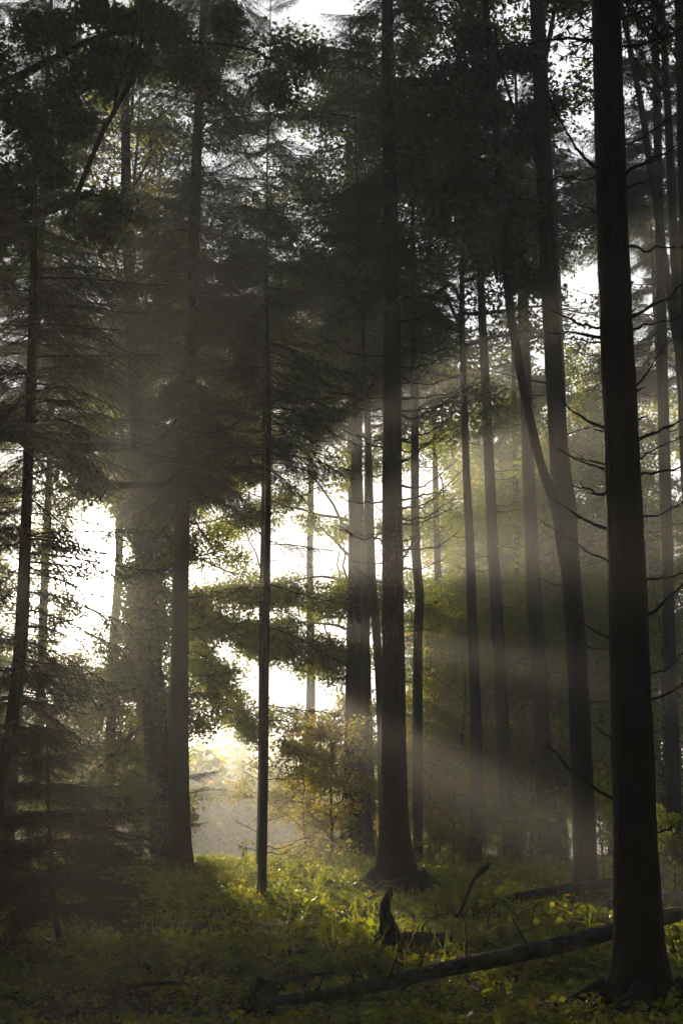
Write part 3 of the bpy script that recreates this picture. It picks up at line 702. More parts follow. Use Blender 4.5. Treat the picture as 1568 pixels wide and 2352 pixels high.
for i in range(7): place_branch(cb, T_NEAR, trunk_at(Q7, zv(r.uniform(1210, 1500), D7)), r.normal()*.35, -.05-.25*r.random(), 1.0+.95*r.random(), r)
for v, az, L, pi_ in [(1180, .1, 1.5, -.05), (1230, -.2, 1.7, .0), (1290, .2, 1.4, -.1), (1360, .1, 1.7, -.1), (1400, -.1, 1.6, -.2), (1090, .1, 1.2, -.5), (1140, 0, 1.4, -.7), (1470, .2, 1.5, -.35), (1520, 0, 1.2, -.1), (1000, .2, 1.6, -.2), (880, .1, 1.7, -.1), (760, .1, 1.6, 0), (820, -.3, 1.9, -.1), (700, .3, 1.5, .05), (640, .1, 1.8, 0), (940, -.2, 1.5, -.4)]:
    place_branch(cb, T_NEAR, trunk_at(Q7, zv(v, D7)), az, pi_, L, r)
part('crown', cb, [M_NEEDLE, M_TWIG], T7)

# --- spruce sapling, lower left
D8 = 17.0
px8 = [(107, 1660, 3), (109, 1720, 5), (111, 1850, 8), (118, 1990, 11), (126, 2100, 14), (136, 2180, 17)]
T8, Q8, R8 = tree('spruce_sapling', 'bushy dark spruce sapling on a thin bent stem, lower left', px8, D8, M_BARK, 8, 8, .06, .2)
cb = spruce_crown(Q8, zv(2080, D8), zv(1665, D8), zv(1650, D8), 230, 1.55, T_NEAR, 88, pitch=(-.1, .2), power=.55, Lmin=.22)
r = np.random.default_rng(89)
for v, az, L, pi_ in [(1880, .0, 1.6, -.1), (1900, .2, 1.7, -.05), (1930, -.1, 1.3, -.2), (1950, 3.1, 1.2, -.1), (1850, .4, 1.2, .05), (2000, .2, .9, -.3)]:
    place_branch(cb, T_NEAR, trunk_at(Q8, zv(v, D8)), az, pi_, L, r)
part('crown', cb, [M_NEEDLE, M_TWIG], T8)

# --- dark neighbour spruces outside and at the left edge
def side_spruce(u, d, label, zlo_v, ztop, n, Lmax, T, seed, w=40, name='spruce_tree', group=None, dead=0):
    p = pt(u, 1900, d); x, y = p[0], p[1]; zg = gz(x, y)
    H = np.linspace(0, 1, 9); rr = np.random.default_rng(seed)
    P = np.stack([x+np.cumsum(rr.normal(size=9))*.03, y+0*H, zg-.25+H*(ztop-zg)], 1)[::-1]
    R = (w/F*d/2*(.12+.95*(1-H)))[::-1]
    Q = catmull(P, 4); Rq = np.interp(np.linspace(0, 8, len(Q)), np.arange(9), R)
    b = Buf(); tube(b, Q, Rq, 12, .07, seed=seed, flare=.3*np.exp(-np.clip(Q[:, 2]-zg, 0, 9)*2))
    rt = root(name, (x, y, zg), label, 'tree', group); part('trunk', b, [M_BARK], rt, True)
    z0 = zv(zlo_v, d)
    part('crown', spruce_crown(Q, z0, ztop-.3, ztop, n, Lmax, T, seed+1, pitch=(-.15, .12), power=.6), [M_NEEDLE, M_TWIG], rt)
    rb = np.random.default_rng(seed+5)
    for i in range(dead):
        v = zlo_v+rb.uniform(-500, 420)
        branch(rt, Q, Rq, v, d, rb.random()*2*PI, 1.0+rb.random(), .02, -.1, .3, seed*31+i, 3)
    return rt, Q, Rq
side_spruce(-130, 21.0, 'dark spruce whose boughs fill the left edge behind the leaning spruce', 1800, 17, 120, 1.9, T_MID, 910, 60)
side_spruce(15, 30.0, 'dense dark spruce behind the leaning trunk, upper left', 1000, 25, 150, 3.6, T_MID, 920, 34)
side_spruce(599, 40.0, 'dark spruce crown high above the slim young spruce', 720, 29, 95, 3.8, T_MID, 940, 12)

# --- old oak out of frame on the left: two heavy crooked limbs reach in, another above
base = pt(-250, 1900, 19); bx, by = base[0], base[1]; bz = gz(bx, by)
TO = root('oak_tree', (bx, by, bz), 'old oak at the left edge whose heavy crooked limbs reach in above the sun', 'tree')
P = np.array([[bx-.3, by, 15.5], [bx-.1, by, 10], [bx, by, 6], [bx+.05, by, 3], [bx, by, 1], [bx, by, bz-.3]]); R = np.array([.2, .3, .36, .4, .45, .6])
Q = catmull(P, 5); Rq = np.interp(np.linspace(0, 5, len(Q)), np.arange(6), R); b = Buf(); tube(b, Q, Rq, 16, .1, seed=91, flare=.3*np.exp(-np.clip(Q[:, 2]-bz, 0, 9)*2)); part('trunk', b, [M_OAK], TO, True)
def px_limb(px, d, seed, k=9, rough=.22):
    P, R = world_line(px, d); r = np.random.default_rng(seed); P[:, 1] += r.normal(size=len(P))*.06
    b = Buf(); Q = catmull(P, 5); tube(b, Q, np.interp(np.linspace(0, len(R)-1, len(Q)), np.arange(len(R)), R), k, rough, seed=seed); return b, Q
LIMBS = [([(-250, 960, 60), (-120, 985, 44), (0, 1000, 34), (70, 1012, 30), (150, 1022, 26), (240, 1030, 23), (300, 1032, 20), (350, 1046, 17), (410, 1056, 14)], 0),
         ([(290, 1030, 16), (320, 1018, 15), (352, 1010, 13), (385, 995, 10), (405, 960, 7)], 1),
         ([(60, 1010, 30), (110, 1030, 32), (160, 1048, 32), (200, 1072, 34), (228, 1100, 34), (250, 1112, 24), (300, 1116, 16), (370, 1112, 13), (415, 1090, 11), (440, 1078, 8)], 2),
         ([(235, 1100, 22), (238, 1122, 16), (228, 1142, 12), (236, 1150, 6)], 3),
         ([(-250, 560, 60), (-100, 520, 50), (0, 495, 42), (100, 478, 30), (170, 455, 24), (214, 436, 16)], 4),
         ([(-200, 260, 40), (0, 200, 26), (130, 130, 18), (260, 85, 13), (420, 88, 10), (560, 110, 8), (650, 150, 5)], 5),
         ([(150, 520, 16), (200, 400, 14), (235, 310, 13), (270, 240, 12), (310, 170, 11), (325, 80, 10), (332, -60, 9)], 6),
         ([(262, 255, 9), (275, 190, 9), (298, 120, 8), (315, 40, 8), (318, -40, 7)], 7)]
LQ = {}
for px, i in LIMBS:
    b, q = px_limb(px, 18.6+.15*(i % 3), 950+i); part('limb', b, [M_OAK], TO, True); LQ[i] = q
cb = Buf(); r = np.random.default_rng(96)
for i, (li, t, u, v, d) in enumerate([(5, .3, 60, 60, 18), (5, .5, 200, 10, 18.5), (5, .6, 350, 20, 18.6), (5, .7, 420, 170, 19), (5, .8, 520, 40, 19), (5, .9, 640, 230, 19), (5, .4, 160, 230, 19), (6, .6, 220, 190, 19), (6, .8, 400, 60, 18.8), (4, .4, 20, 400, 18), (4, .6, 120, 380, 19), (4, .3, -20, 600, 18.4), (4, .85, 300, 500, 19.2), (4, .7, 250, 560, 19.4), (5, .2, 20, 250, 18), (5, .25, 90, 330, 18.5), (7, .8, 260, 60, 19), (2, .5, 170, 1110, 19), (2, .6, 210, 1130, 19), (2, .35, 130, 1100, 19.2), (0, .5, 190, 985, 19), (0, .3, 60, 960, 19), (5, .95, 720, 120, 19.5), (5, .35, 130, 60, 18.8), (5, .15, -20, 120, 18.2), (4, .2, 20, 480, 18.8), (4, .5, 60, 560, 19), (5, .6, 300, 160, 19.4), (5, .75, 470, 210, 19.6), (6, .4, 160, 300, 19), (5, .5, 220, 130, 19)]):
    q = LQ[li]; p0 = q[int(t*(len(q)-1))]
    sm = li in (0, 2)
    leafy_limb(cb, p0, pt(u, v, d), .018, 4 if sm else 8, 26 if sm else 55, .075, LEAF_LOBED, 970+i, .6, .08, start=.3, sublen=.55, k=5)
part('crown', cb, [M_DARKLEAF, M_TWIG], TO)

# --- trunks farther back
def back_tree(name, label, px, d, bark, seed, crown=None, moss=0, group=None, dead=0, dv=(900, 1500), top=29):
    rt, Q, R = tree(name, label, px, d, bark, seed, 10, .07, .3, group=group, top=top)
    if crown:
        vb, vt, n, Lm = crown
        part('crown', spruce_crown(Q, zv(vb, d), top-.4, top, int(n*1.7), Lm, T_FAR, seed+1, pitch=(-.12, .15), power=.6), [M_NEEDLE, M_TWIG], rt)
    if moss: tag(part('moss', moss_fuzz(Q, R, zv(1960, d), zv(1050, d), moss, seed, size=.045), [M_MOSS], rt), kind='stuff')
    rb = np.random.default_rng(seed+9)
    for i in range(dead):
        branch(rt, Q, R, rb.uniform(*dv), d, rb.random()*2*PI, .9+1.1*rb.random(), .02, -.1-.1*rb.random(), .3+.3*rb.random(), seed*17+i, 3)
    return rt, Q, R
back_tree('spruce_tree', 'pale hazy trunk just left of the central spruce', [(826, 400, 16), (822, 780, 22), (818, 1100, 28), (814, 1400, 34), (810, 1700, 40), (806, 1900, 46), (803, 1985, 58)], 52, M_BARK, 21, (1000, 420, 50, 3.4), dead=8)
back_tree('spruce_tree', 'hazy twin trunk standing close behind the pale trunk, left of the central spruce', [(828, 1200, 18), (838, 1500, 24), (845, 1750, 27), (848, 1900, 30), (850, 1980, 38)], 56, M_BARK, 22, (900, 0, 40, 3.0), top=27)
back_tree('broadleaf_tree', 'thin bent trunk almost touching the left side of the central spruce', [(832, 700, 10), (838, 860, 14), (845, 1000, 16), (850, 1200, 18), (855, 1350, 20), (868, 1500, 20), (876, 1700, 20), (880, 1900, 22), (882, 1990, 26)], 44, M_OAK, 23, moss=900)
back_tree('spruce_tree', 'slim dark trunk with a slight kink just right of the central spruce', [(948, 480, 10), (950, 650, 14), (952, 900, 18), (953, 1200, 20), (957, 1300, 22), (963, 1380, 22), (959, 1500, 22), (959, 1900, 22), (962, 1990, 28)], 43, M_BARK, 24, (800, 380, 36, 2.4), dead=18, dv=(800, 1700))
back_tree('spruce_tree', 'straight grey trunk striped by sunbeams between the central spruce and the forked tree', [(1092, 250, 10), (1098, 500, 15), (1108, 750, 20), (1120, 1000, 24), (1131, 1250, 27), (1146, 1500, 28), (1158, 1750, 30), (1170, 1900, 34), (1180, 1985, 46)], 47, M_BARK, 25, (560, 150, 50, 3.2), moss=1500, dead=26, dv=(650, 1600))
back_tree('spruce_tree', 'mossy grey trunk just left of the forked tree, its left edge rimmed with light', [(1190, 380, 14), (1195, 560, 20), (1205, 850, 27), (1216, 1150, 31), (1228, 1400, 35), (1242, 1650, 39), (1256, 1850, 46), (1268, 1985, 64)], 45, M_BARK, 26, (560, 300, 44, 3.0), moss=2600, dead=22, dv=(700, 1500))
back_tree('spruce_tree', 'grey mossy trunk right of the thickest black trunk', [(1492, -150, 14), (1500, -50, 18), (1512, 400, 22), (1520, 800, 26), (1530, 1200, 28), (1540, 1600, 30), (1552, 1990, 38)], 38, M_BARK, 27, (500, -300, 60, 3.2), moss=1500, dead=14, dv=(500, 1300))
back_tree('broadleaf_tree', 'dark curved trunk running up the right edge of the picture', [(1508, -150, 14), (1518, 0, 17), (1533, 250, 20), (1545, 500, 24), (1558, 750, 26), (1572, 1000, 28), (1590, 1400, 30), (1600, 2000, 40)], 30, M_OAK, 28, top=26)
back_tree('broadleaf_tree', 'leaning mossy trunk crossing behind the grey trunk, upper right', [(1425, 0, 12), (1448, 120, 15), (1475, 260, 17), (1495, 400, 18), (1520, 560, 19), (1550, 760, 20), (1590, 1000, 22), (1640, 1500, 24), (1680, 2000, 32)], 34, M_OAK, 29, moss=700)
back_tree('spruce_tree', 'dark trunk cut by the upper right corner', [(1556, -150, 24), (1562, 100, 27), (1570, 400, 30), (1580, 900, 34), (1600, 1500, 40), (1615, 2060, 54)], 22, M_BARK, 30)
back_tree('spruce_tree', 'faint slim trunk behind the sunbeams, between the striped and the mossy trunk', [(1180, 900, 12), (1186, 1200, 15), (1190, 1500, 18), (1196, 1990, 24)], 62, M_BARK, 31, (1000, 700, 24, 2.8))

# --- spruces filling the top right and the deep background
SPB = [(1330, 52, 'pale grey spruce seen in the bright gap between the forked and the thickest trunk', 470, 30, 60, 2.7), (1250, 60, 'hazy spruce crown behind the upper forked stems', 600, 31, 70, 3.6), (1470, 55, 'hazy spruce crown filling the top right behind the mossy trunks', 520, 31, 80, 3.8), (1560, 50, 'dim spruce at the right edge behind the grey mossy trunk', 900, 28, 80, 3.6),
       (388, 62, 'tall spruce top added as sun block above the straight trunk at the clearing', 900, 33, 115, 4.0), (597, 66, 'tall pale spruce top added as sun block far above the slim young spruce', 880, 34, 115, 4.0), (815, 61, 'tall hazy spruce top added as sun block above the pale hazy trunk', 850, 33, 115, 4.0), (905, 70, 'tall faint spruce top added as sun block behind the central spruce', 800, 34, 115, 4.2), (320, 57, 'tall spruce top added as sun block above the ivy-clad oak', 950, 33, 115, 4.0), (715, 74, 'tall faint spruce top added as sun block between the slim young spruce and the pale hazy trunk', 700, 34, 95, 4.0), (80, 55, 'tall spruce top added as sun block above the upper left crooked limbs', 1000, 32, 115, 4.0),  # this row of tall spruces is added to keep sun off the upper air
       (1010, 64, 'hazy spruce with bare lower boughs behind the central branches', 900, 30, 70, 3.8), (1420, 66, 'deep dark spruce hidden low behind the thickest trunk', 1500, 22, 70, 4.0), (1290, 62, 'dark low spruce behind the forked trunk', 1560, 17, 70, 4.0), (1100, 70, 'dim layered spruce deep behind the striped trunk', 1700, 18, 80, 4.2), (1520, 60, 'dim spruce low at the right edge in the deep wood', 1700, 16, 70, 4.0), (985, 60, 'small spruce with lit boughs behind the kinked slim trunk', 1700, 12.5, 60, 2.8)]
for i, (u, d, lb, vlo, zt, n, Lm) in enumerate(SPB):
    side_spruce(u, d, lb, vlo, zt, n, Lm, T_FAR, 1200+i*10, 12 if u in (597, 388) else 26 if zt > 25 else 16, group=None, dead=6 if zt > 25 else 0)

# --- understory broadleaf trees and shrubs: a few meshes shared by many things
MS = [M_BROAD, M_TWIG]; MG = [M_GOLD, M_TWIG]
PROTO = {'a': broad_tree_mesh('understory', 9.5, 3.2, 1.4, 32, 7, 26, .13, MS, 71, LEAF_POINTED, .10),
         'b': broad_tree_mesh('understory', 14, 3.9, 2.2, 38, 7, 26, .14, MS, 72, LEAF_POINTED, .14),
         'g': broad_tree_mesh('understory', 7, 2.8, .6, 30, 7, 30, .115, MG, 73, LEAF_POINTED, .07),
         'c': broad_tree_mesh('tall_tree', 26, 6.2, 5, 52, 9, 32, .2, MS, 76, LEAF_POINTED, .26),
         'd': broad_tree_mesh('tall_tree', 29, 5.5, 15, 30, 7, 46, .15, [M_DARKLEAF, M_TWIG], 77, LEAF_POINTED, .2),
         's': broad_tree_mesh('shrub', 2.6, 1.5, .15, 16, 6, 20, .075, MG, 74, LEAF_POINTED, .03),
         't': broad_tree_mesh('shrub', 2.2, 1.3, .1, 15, 6, 22, .07, MS, 75, LEAF_POINTED, .025)}
def understory(kind, u, d, label, sc=1.0, rot=0.0, name=None, cat=None, group=None):
    p = pt(u, 1900, d); x, y = p[0], p[1]
    name = name or ('broadleaf_tree' if kind in 'cd' else 'understory_tree' if kind in 'abg' else 'shrub')
    rt = root(name, (x, y, gz(x, y)-.03), label, cat or ('tree' if kind in 'abgcd' else 'shrub'), group)
    rt.rotation_euler = (0, 0, rot); rt.scale = (sc, sc, sc)
    link('trunk', PROTO[kind][0], rt); link('crown', PROTO[kind][1], rt)
    return rt
UND = [('g', 790, 60, 'golden small tree at the right side of the bright clearing', .95), ('s', 700, 50, 'golden shrub at the foot of the clearing, right of the slim young spruce', 1.5), ('s', 762, 49, 'yellow-green shrub between the slim young spruce and the pale hazy trunk', 1.7), ('g', 1010, 58, 'golden tree glowing just right of the kinked slim trunk', 1.0), ('a', 1060, 55, 'green understory tree left of the striped trunk', 1.0), ('b', 1085, 66, 'tall yellow-green tree in the sunbeams right of the central spruce', 1.15),
       ('a', 1110, 60, 'understory tree right behind the striped trunk', 1.1), ('b', 1330, 58, 'sunlit pale tree crown between the forked and the thickest trunk', 1.25), ('b', 1210, 68, 'tall leafy tree behind the mossy rimmed trunk', 1.2), ('a', 1300, 52, 'dim green understory tree behind the forked trunk', 1.05), ('a', 1400, 50, 'dim understory tree just left of the thickest trunk', 1.0), ('a', 1530, 46, 'dim green understory tree at the right edge', 1.0), ('b', 1500, 62, 'tall leafy tree behind the grey mossy trunk', 1.2),
       ('g', 170, 50, 'sunlit leafy tree below the sun glare', .95), ('a', -10, 46, 'green leafy tree low at the left edge behind the sapling', .7), ('b', -130, 58, 'tall glowing leafy tree at the left edge beyond the leaning spruce', 1.3), ('t', 240, 37, 'green shrub left of the ivy-clad oak foot', 1.0), ('t', 325, 38, 'leafy shrub at the foot of the ivy-clad oak', .9), ('s', 985, 52, 'tall golden shrub just right of the kinked slim trunk', 1.5), ('s', 1085, 54, 'tall golden shrub left of the striped trunk', 1.7), ('s', 930, 55, 'golden shrub glimpsed between the central spruce and the kinked slim trunk', 1.6), ('s', 1220, 50, 'tall golden shrub behind the mossy rimmed trunk', 1.5), ('s', 1040, 45, 'low golden shrub between the kinked slim trunk and the striped trunk', 1.0), ('t', 1110, 44, 'dark green shrub in front of the striped trunk', .7), ('t', 1220, 43, 'low shrub in front of the mossy rimmed trunk', .7), ('t', 1380, 33, 'dim shrub between the forked and the thickest trunk', .9), ('t', 1540, 26, 'green shrub right of the thickest trunk', .7), ('t', 1010, 42, 'dark leafy shrub right of the central spruce', .55)]
UND += [('d', 850, 50, 'tall beech crown high up left of the central spruce', 1.0), ('d', 908, 47, 'tall beech crown high above the central spruce', 1.0), ('d', 1085, 44, 'tall dark beech crown above the striped trunk', 1.0), ('d', 250, 47, 'tall beech crown high above the sun glare', 1.0),('c', 1150, 82, 'big yellow-green tree crown in the sunbeams right of the central spruce', .95), ('c', 1160, 74, 'big leafy tree behind the striped and the mossy trunk', 1.0), ('c', 1330, 70, 'sunlit big tree crown in the gap below the white sky, left of the thickest trunk', .95), ('c', 1500, 72, 'big leafy tree deep in the wood right of the thickest trunk', .95), 
        ('a', 1030, 78, 'green young tree in the far wood edge behind the kinked slim trunk', 1.1), ('a', 1080, 76, 'green young tree in the far wood edge behind the striped trunk', 1.2), ('a', 1200, 78, 'green young tree in the far wood behind the mossy rimmed trunk', 1.2), ('a', 1340, 76, 'green young tree in the far wood behind the gap', 1.2), ('a', 1460, 64, 'dim young tree hidden behind the thickest trunk', 1.1), ('b', 1400, 74, 'dim taller young tree behind the thickest trunk', 1.1)]
for i, (kd, u, d, lb, sc) in enumerate(UND): understory(kd, u, d, lb, sc, i*1.7)
# ================================================================ undergrowth
CLEAR = [((-.75, 12.8), (4.0, 16.4), 2.2), ((2.2, 25.2), (5.2, 25.8), 3.5), ((.2, 18.3), (1.9, 18.6), 2.6), ((-1.1, 12.4), (-.4, 12.4), 1.2)]
def build_undergrowth():
    r = np.random.default_rng(12); b = Buf()
    def patch(n, y0, y1, wide, shape, s0, s1, hmax, bias=1.0):
        y = y0+(y1-y0)*r.random(n)**bias; x = (r.random(n)*2-1)*(wide*y+1.0)
        cl = .3*vnoise(x*.3, y*.3, 23)+.4*vnoise(x*.9, y*.9, 21)+.3*vnoise(x*2.3, y*2.3, 22)
        keep = r.random(n) < sstep(.30, .60, cl); x, y, cl = x[keep], y[keep], cl[keep]; n = len(x)
        h = hmax*(cl**1.6)*(.15+.85*np.sqrt(r.random(n)))
        for (ax_, ay_), (bx_, by_), wd in CLEAR:      # trampled strip before the fallen wood
            t = np.clip((x-ax_)/(bx_-ax_), 0, 1); dy = ay_+(by_-ay_)*t-y
            inx = (x > min(ax_, bx_)-.3) & (x < max(ax_, bx_)+.3)
            h = np.where(inx & (dy > -.1) & (dy < wd), h*(.5+.5*(dy.clip(0)/wd)**2), h)
        # foliage stands in little plants: gather points towards plant centres
        gx, gy = np.round(x/.23), np.round(y/.23)
        px, py = (gx+hash2(gx.astype(int), gy.astype(int), 5)-.5)*.23, (gy+hash2(gx.astype(int), gy.astype(int), 6)-.5)*.23
        x, y = x*.6+px*.4, y*.6+py*.4
        z = terrain(x, y)+.02+h
        leaves(b, np.stack([x, y, z], 1), s0+(s1-s0)*r.random(n), shape, up=.6, droop=.15, r=r)
    patch(90000, 7.5, 16, .27, LEAF_POINTED, .025, .055, .32)
    patch(4500, 7.5, 17, .27, LEAF_MAPLE, .04, .07, .40)
    patch(130000, 15, 30, .28, LEAF_POINTED, .035, .07, .45)
    patch(9000, 15, 30, .28, LEAF_MAPLE, .06, .10, .6)
    patch(150000, 29, 62, .29, LEAF_POINTED, .06, .11, .7)
    # thin stems and grass blades standing out of the leaves
    n = 7000; y = 15+36*r.random(n)**.9; x = (r.random(n)*2-1)*(.28*y+1); z = terrain(x, y)
    hh = (.12+.4*r.random(n)**2)*(.6+.8*vnoise(x*.6, y*.6, 31)); ln = r.normal(size=(n, 2))*.3
    wv = .003+.003*r.random(n); B0 = np.stack([x, y, z], 1); T0 = B0+np.stack([ln[:, 0]*hh, ln[:, 1]*hh, hh], 1)
    dx = np.stack([wv, wv*0, wv*0], 1); mid = (B0+T0)/2; mid[:, 2] += .1*hh
    b.add(np.stack([B0-dx, B0+dx, mid+dx*.8, T0, mid-dx*.8], 1).reshape(-1, 3), np.arange(n*5).reshape(-1, 5))
    # ferns: arching fronds with paired leaflets
    for i in range(70):
        y0 = 14+36*r.random(); x0 = (r.random()*2-1)*.27*y0; z0 = gz(x0, y0)
        for f in range(7):
            a = f*.9+r.random(); L_ = .45+.35*r.random(); t = np.linspace(.12, 1, 22)
            c = np.stack([x0+np.cos(a)*L_*t, y0+np.sin(a)*L_*t, z0+L_*(1.15*t-.75*t*t)], 1)
            for sg in (-1, 1):
                D_ = np.stack([-np.sin(a)*sg*np.ones(22)+.3*np.cos(a), np.cos(a)*sg*np.ones(22)+.3*np.sin(a), -.25*np.ones(22)], 1)
                leaves(b, c, .16*np.sin(np.pi*(.15+.85*t))+.01, np.array([[0, .0], [.3, .13], [1, 0], [.3, -.13]]), up=.8, r=r, D=D_)
    o = tag(link('undergrowth', b.mesh('undergrowth', [M_UNDER])), 'leafy brambles and seedlings covering the forest floor', 'undergrowth', kind='stuff')
build_undergrowth()

def build_litter():
    r = np.random.default_rng(14); b = Buf(); n = 40000
    y = 7.5+35*r.random(n)**1.3; x = (r.random(n)*2-1)*(.28*y+1)
    leaves(b, np.stack([x, y, terrain(x, y)+.012], 1), .04+.05*r.random(n), LEAF_POINTED, up=.9, droop=0, r=r)
    tag(link('leaf_litter', b.mesh('leaf_litter', [M_LITTER])), 'brown fallen leaves lying on the forest floor', 'leaf litter', kind='stuff')
M_LITTER = leaf_mat('fallen_leaves', [(0, (.03, .02, .01)), (.6, (.08, .045, .02)), (1, (.16, .08, .03))], [(0, (.06, .03, .01)), (1, (.2, .1, .03))], .1, .35, .3)
build_litter()

# ================================================================ fallen wood
def gpt(u, v):
    """where the sight line through (u, v) meets the ground"""
    d = 6.0; rr = ray(u, v); t = 5.0
    while t < 90:
        p = np.array([0, 0, CAM_H])+rr*t
        if p[2] <= gz(p[0], p[1]): return p
        t += .02
    return p
def log_obj(name, label, P, R, mat, seed, k=14, rough=.12, cat='log', span=5):
    P = np.asarray(P, float); b = Buf(); Q = catmull(P, span)
    tube(b, Q, np.interp(np.linspace(0, len(R)-1, len(Q)), np.arange(len(R)), R), k, rough, seed=seed)
    me = b.mesh(name, [mat], True)
    o = link(name, me); return tag(o, label, cat), Q
# the long fallen log: near end lower centre, far end passing behind the thickest trunk
P, R = [], []
for u, v, w_, d in [(585, 2300, 22, 12.7), (690, 2290, 27, 12.9), (784, 2276, 31, 13.1), (900, 2252, 35, 13.4), (1009, 2226, 38, 13.8), (1219, 2182, 42, 14.8), (1414, 2134, 40, 16), (1560, 2096, 36, 17)]:
    P.append(pt(u, v+4, d)); R.append(w_/F*d/2*.85)
LOG, LQ2 = log_obj('fallen_log', 'long grey fallen trunk slanting across the ground to the thickest trunk', P, R, M_LOG, 61, 24, .17, 'log', 18)
for i, (t, az, L) in enumerate([(.2, 1.2, .25), (.35, 2.0, .2), (.5, 1.0, .35), (.62, 1.6, .5), (.72, 2.2, .3), (.42, -1.2, .25)]):
    q = LQ2[int(t*(len(LQ2)-1))]; o = part('branch_stub', dead_branch(q, az, L, .014, .8, .3, 800+i, 1), [M_TWIG], None, True); o.parent = LOG
# second fallen log farther back, behind the forked trunk
P, R = [], []
for u, v, w_, d in [(1095, 2082, 17, 25), (1200, 2061, 20, 25.2), (1309, 2041, 21, 25.5), (1420, 2026, 20, 25.8), (1520, 2012, 20, 26)]:
    P.append(pt(u, v, d)); R.append(w_/F*d/2)
log_obj('fallen_log', 'thinner fallen trunk with a shiny top lying behind the forked tree', P, R, M_LOG, 62, 18, .16, 'log', 14)
# sawn log with rings beside the thickest trunk
p = gpt(1400, 2112); c = pt(1396, 2088, p[1]); ax = unit(np.array([.62, .75, .02])); 
b = Buf(); rad = 20/F*c[1]; tube(b, np.array([c, c+ax*.02, c+ax*1.5, c+ax*3.0]), np.array([rad*.97, rad, rad, rad*.95]), 24, .05, seed=63)
SAW = tag(link('sawn_log', b.mesh('sawn_log', [M_LOG], True)), 'sawn log end showing growth rings beside the thickest trunk', 'log')
m, nt, out = nodes('sawn_end'); g = nt.nodes.new('ShaderNodeNewGeometry'); vm = nt.nodes.new('ShaderNodeVectorMath'); vm.operation = 'DISTANCE'; vm.inputs[1].default_value = tuple(c)
sn_ = nt.nodes.new('ShaderNodeMath'); sn_.operation = 'SINE'; ml = nt.nodes.new('ShaderNodeMath'); ml.operation = 'MULTIPLY'; ml.inputs[1].default_value = 260
rr_ = ramp(nt, [(0, (.16, .12, .07)), (1, (.34, .27, .17))]); pb = nt.nodes.new('ShaderNodeBsdfPrincipled'); pb.inputs['Roughness'].default_value = .8
nt.links.new(g.outputs['Position'], vm.inputs[0]); nt.links.new(vm.outputs['Value'], ml.inputs[0]); nt.links.new(ml.outputs[0], sn_.inputs[0]); nt.links.new(sn_.outputs[0], rr_.inputs[0]); nt.links.new(rr_.outputs[0], pb.inputs['Base Color']); nt.links.new(pb.outputs[0], out.inputs['Surface'])
b = Buf(); tube(b, np.array([c-ax*.012, c+ax*.004]), np.array([rad*.90, rad*.90]), 24, 0); o = link('cut_face', b.mesh('cut_face', [m])); o.parent = SAW
b = Buf(); tube(b, np.array([c-ax*.016, c+ax*.002]), np.array([rad*.2, rad*.2]), 12, .1); o = link('rotten_heart', b.mesh('rotten_heart', [M_ROT])); o.parent = SAW
# root snag: upturned stump horn with its trunk running right
p = gpt(890, 2185); d = p[1]; SN_D = d
P, R = world_line([(897, 2040, 8), (890, 2062, 16), (884, 2090, 24), (888, 2120, 34), (905, 2150, 50), (940, 2168, 46), (990, 2178, 36), (1050, 2190, 26), (1130, 2200, 16)], d)
P[:, 1] += np.array([0, 0, 0, .02, .05, .2, .5, .9, 1.4]); P[4:, 2] = [gz(q[0], q[1])+.10-.01*i for i, q in enumerate(P[4:])]
SN, _ = log_obj('rotten_snag', 'black rotten snag with an upturned horn, below the central spruce', P, R, M_ROT, 64, 14, .3, 'snag', 6)
for i, (du, dv, az, L) in enumerate([(0, 2150, PI, .25), (4, 2160, 3.9, .3), (-4, 2135, 2.7, .15), (10, 2165, -1.5, .3)]):
    q = pt(890+du, dv, d); o = part('root', dead_branch(q, az, L, .03, -.3, -.4, 820+i, 1), [M_ROT], None, True); o.parent = SN
# leaning broken pole
A = gpt(1038, 2150); d = A[1]
P, R = world_line([(1130, 1982, 5), (1124, 1992, 13), (1108, 2006, 15), (1092, 2022, 8), (1070, 2070, 7), (1045, 2122, 7), (1034, 2150, 8)], d); P[:, 1] += np.linspace(.5, 0, 7)
log_obj('broken_pole', 'leaning broken stick with a torn thick tip right of the central spruce', P, R, M_ROT, 65, 8, .2, 'stick')
# sticks lying about
ST = [([(985, 2165, 7), (970, 2145, 7), (972, 2120, 6), (990, 2095, 5)], 'pale crooked stick rising from the black snag'), ([(880, 2175, 4), (960, 2210, 6), (1060, 2260, 6)], 'thin dark stick lying just behind the long fallen trunk')]
STK = [((330, 2253), (560, 2238), .022, 'pale thin stick lying in the left foreground'), ((430, 2300), (760, 2270), .026, 'grey stick across the foreground left of the long fallen trunk'), ((250, 2290), (480, 2305), .02, 'dark stick in the lower left corner area'), ((860, 2230), (1000, 2255), .014, 'thin twig lying before the black snag')]
for i, (a, e, rd, lb) in enumerate(STK):
    A, E = gpt(*a), gpt(*e); r = np.random.default_rng(840+i)
    P = [(A+(E-A)*t+np.array([r.normal()*.03, r.normal()*.05, 0])) for t in (0, .25, .5, .75, 1)]
    P = [[q[0], q[1], gz(q[0], q[1])+.10+.05*r.random()] for q in P]
    log_obj('fallen_stick', lb, P, [rd, rd*1.1, rd, rd*.8, rd*.5], M_LOG, 66+i, 7, .2, 'stick', 4)
A = gpt(985, 2180); P, R = world_line([(985, 2180, 6), (972, 2158, 5), (970, 2135, 5), (976, 2120, 4), (990, 2112, 3)], A[1]); log_obj('fallen_stick', 'pale hooked stick curling up in front of the black snag', P[::-1], R[::-1], M_LOG, 75, 6, .15, 'stick')
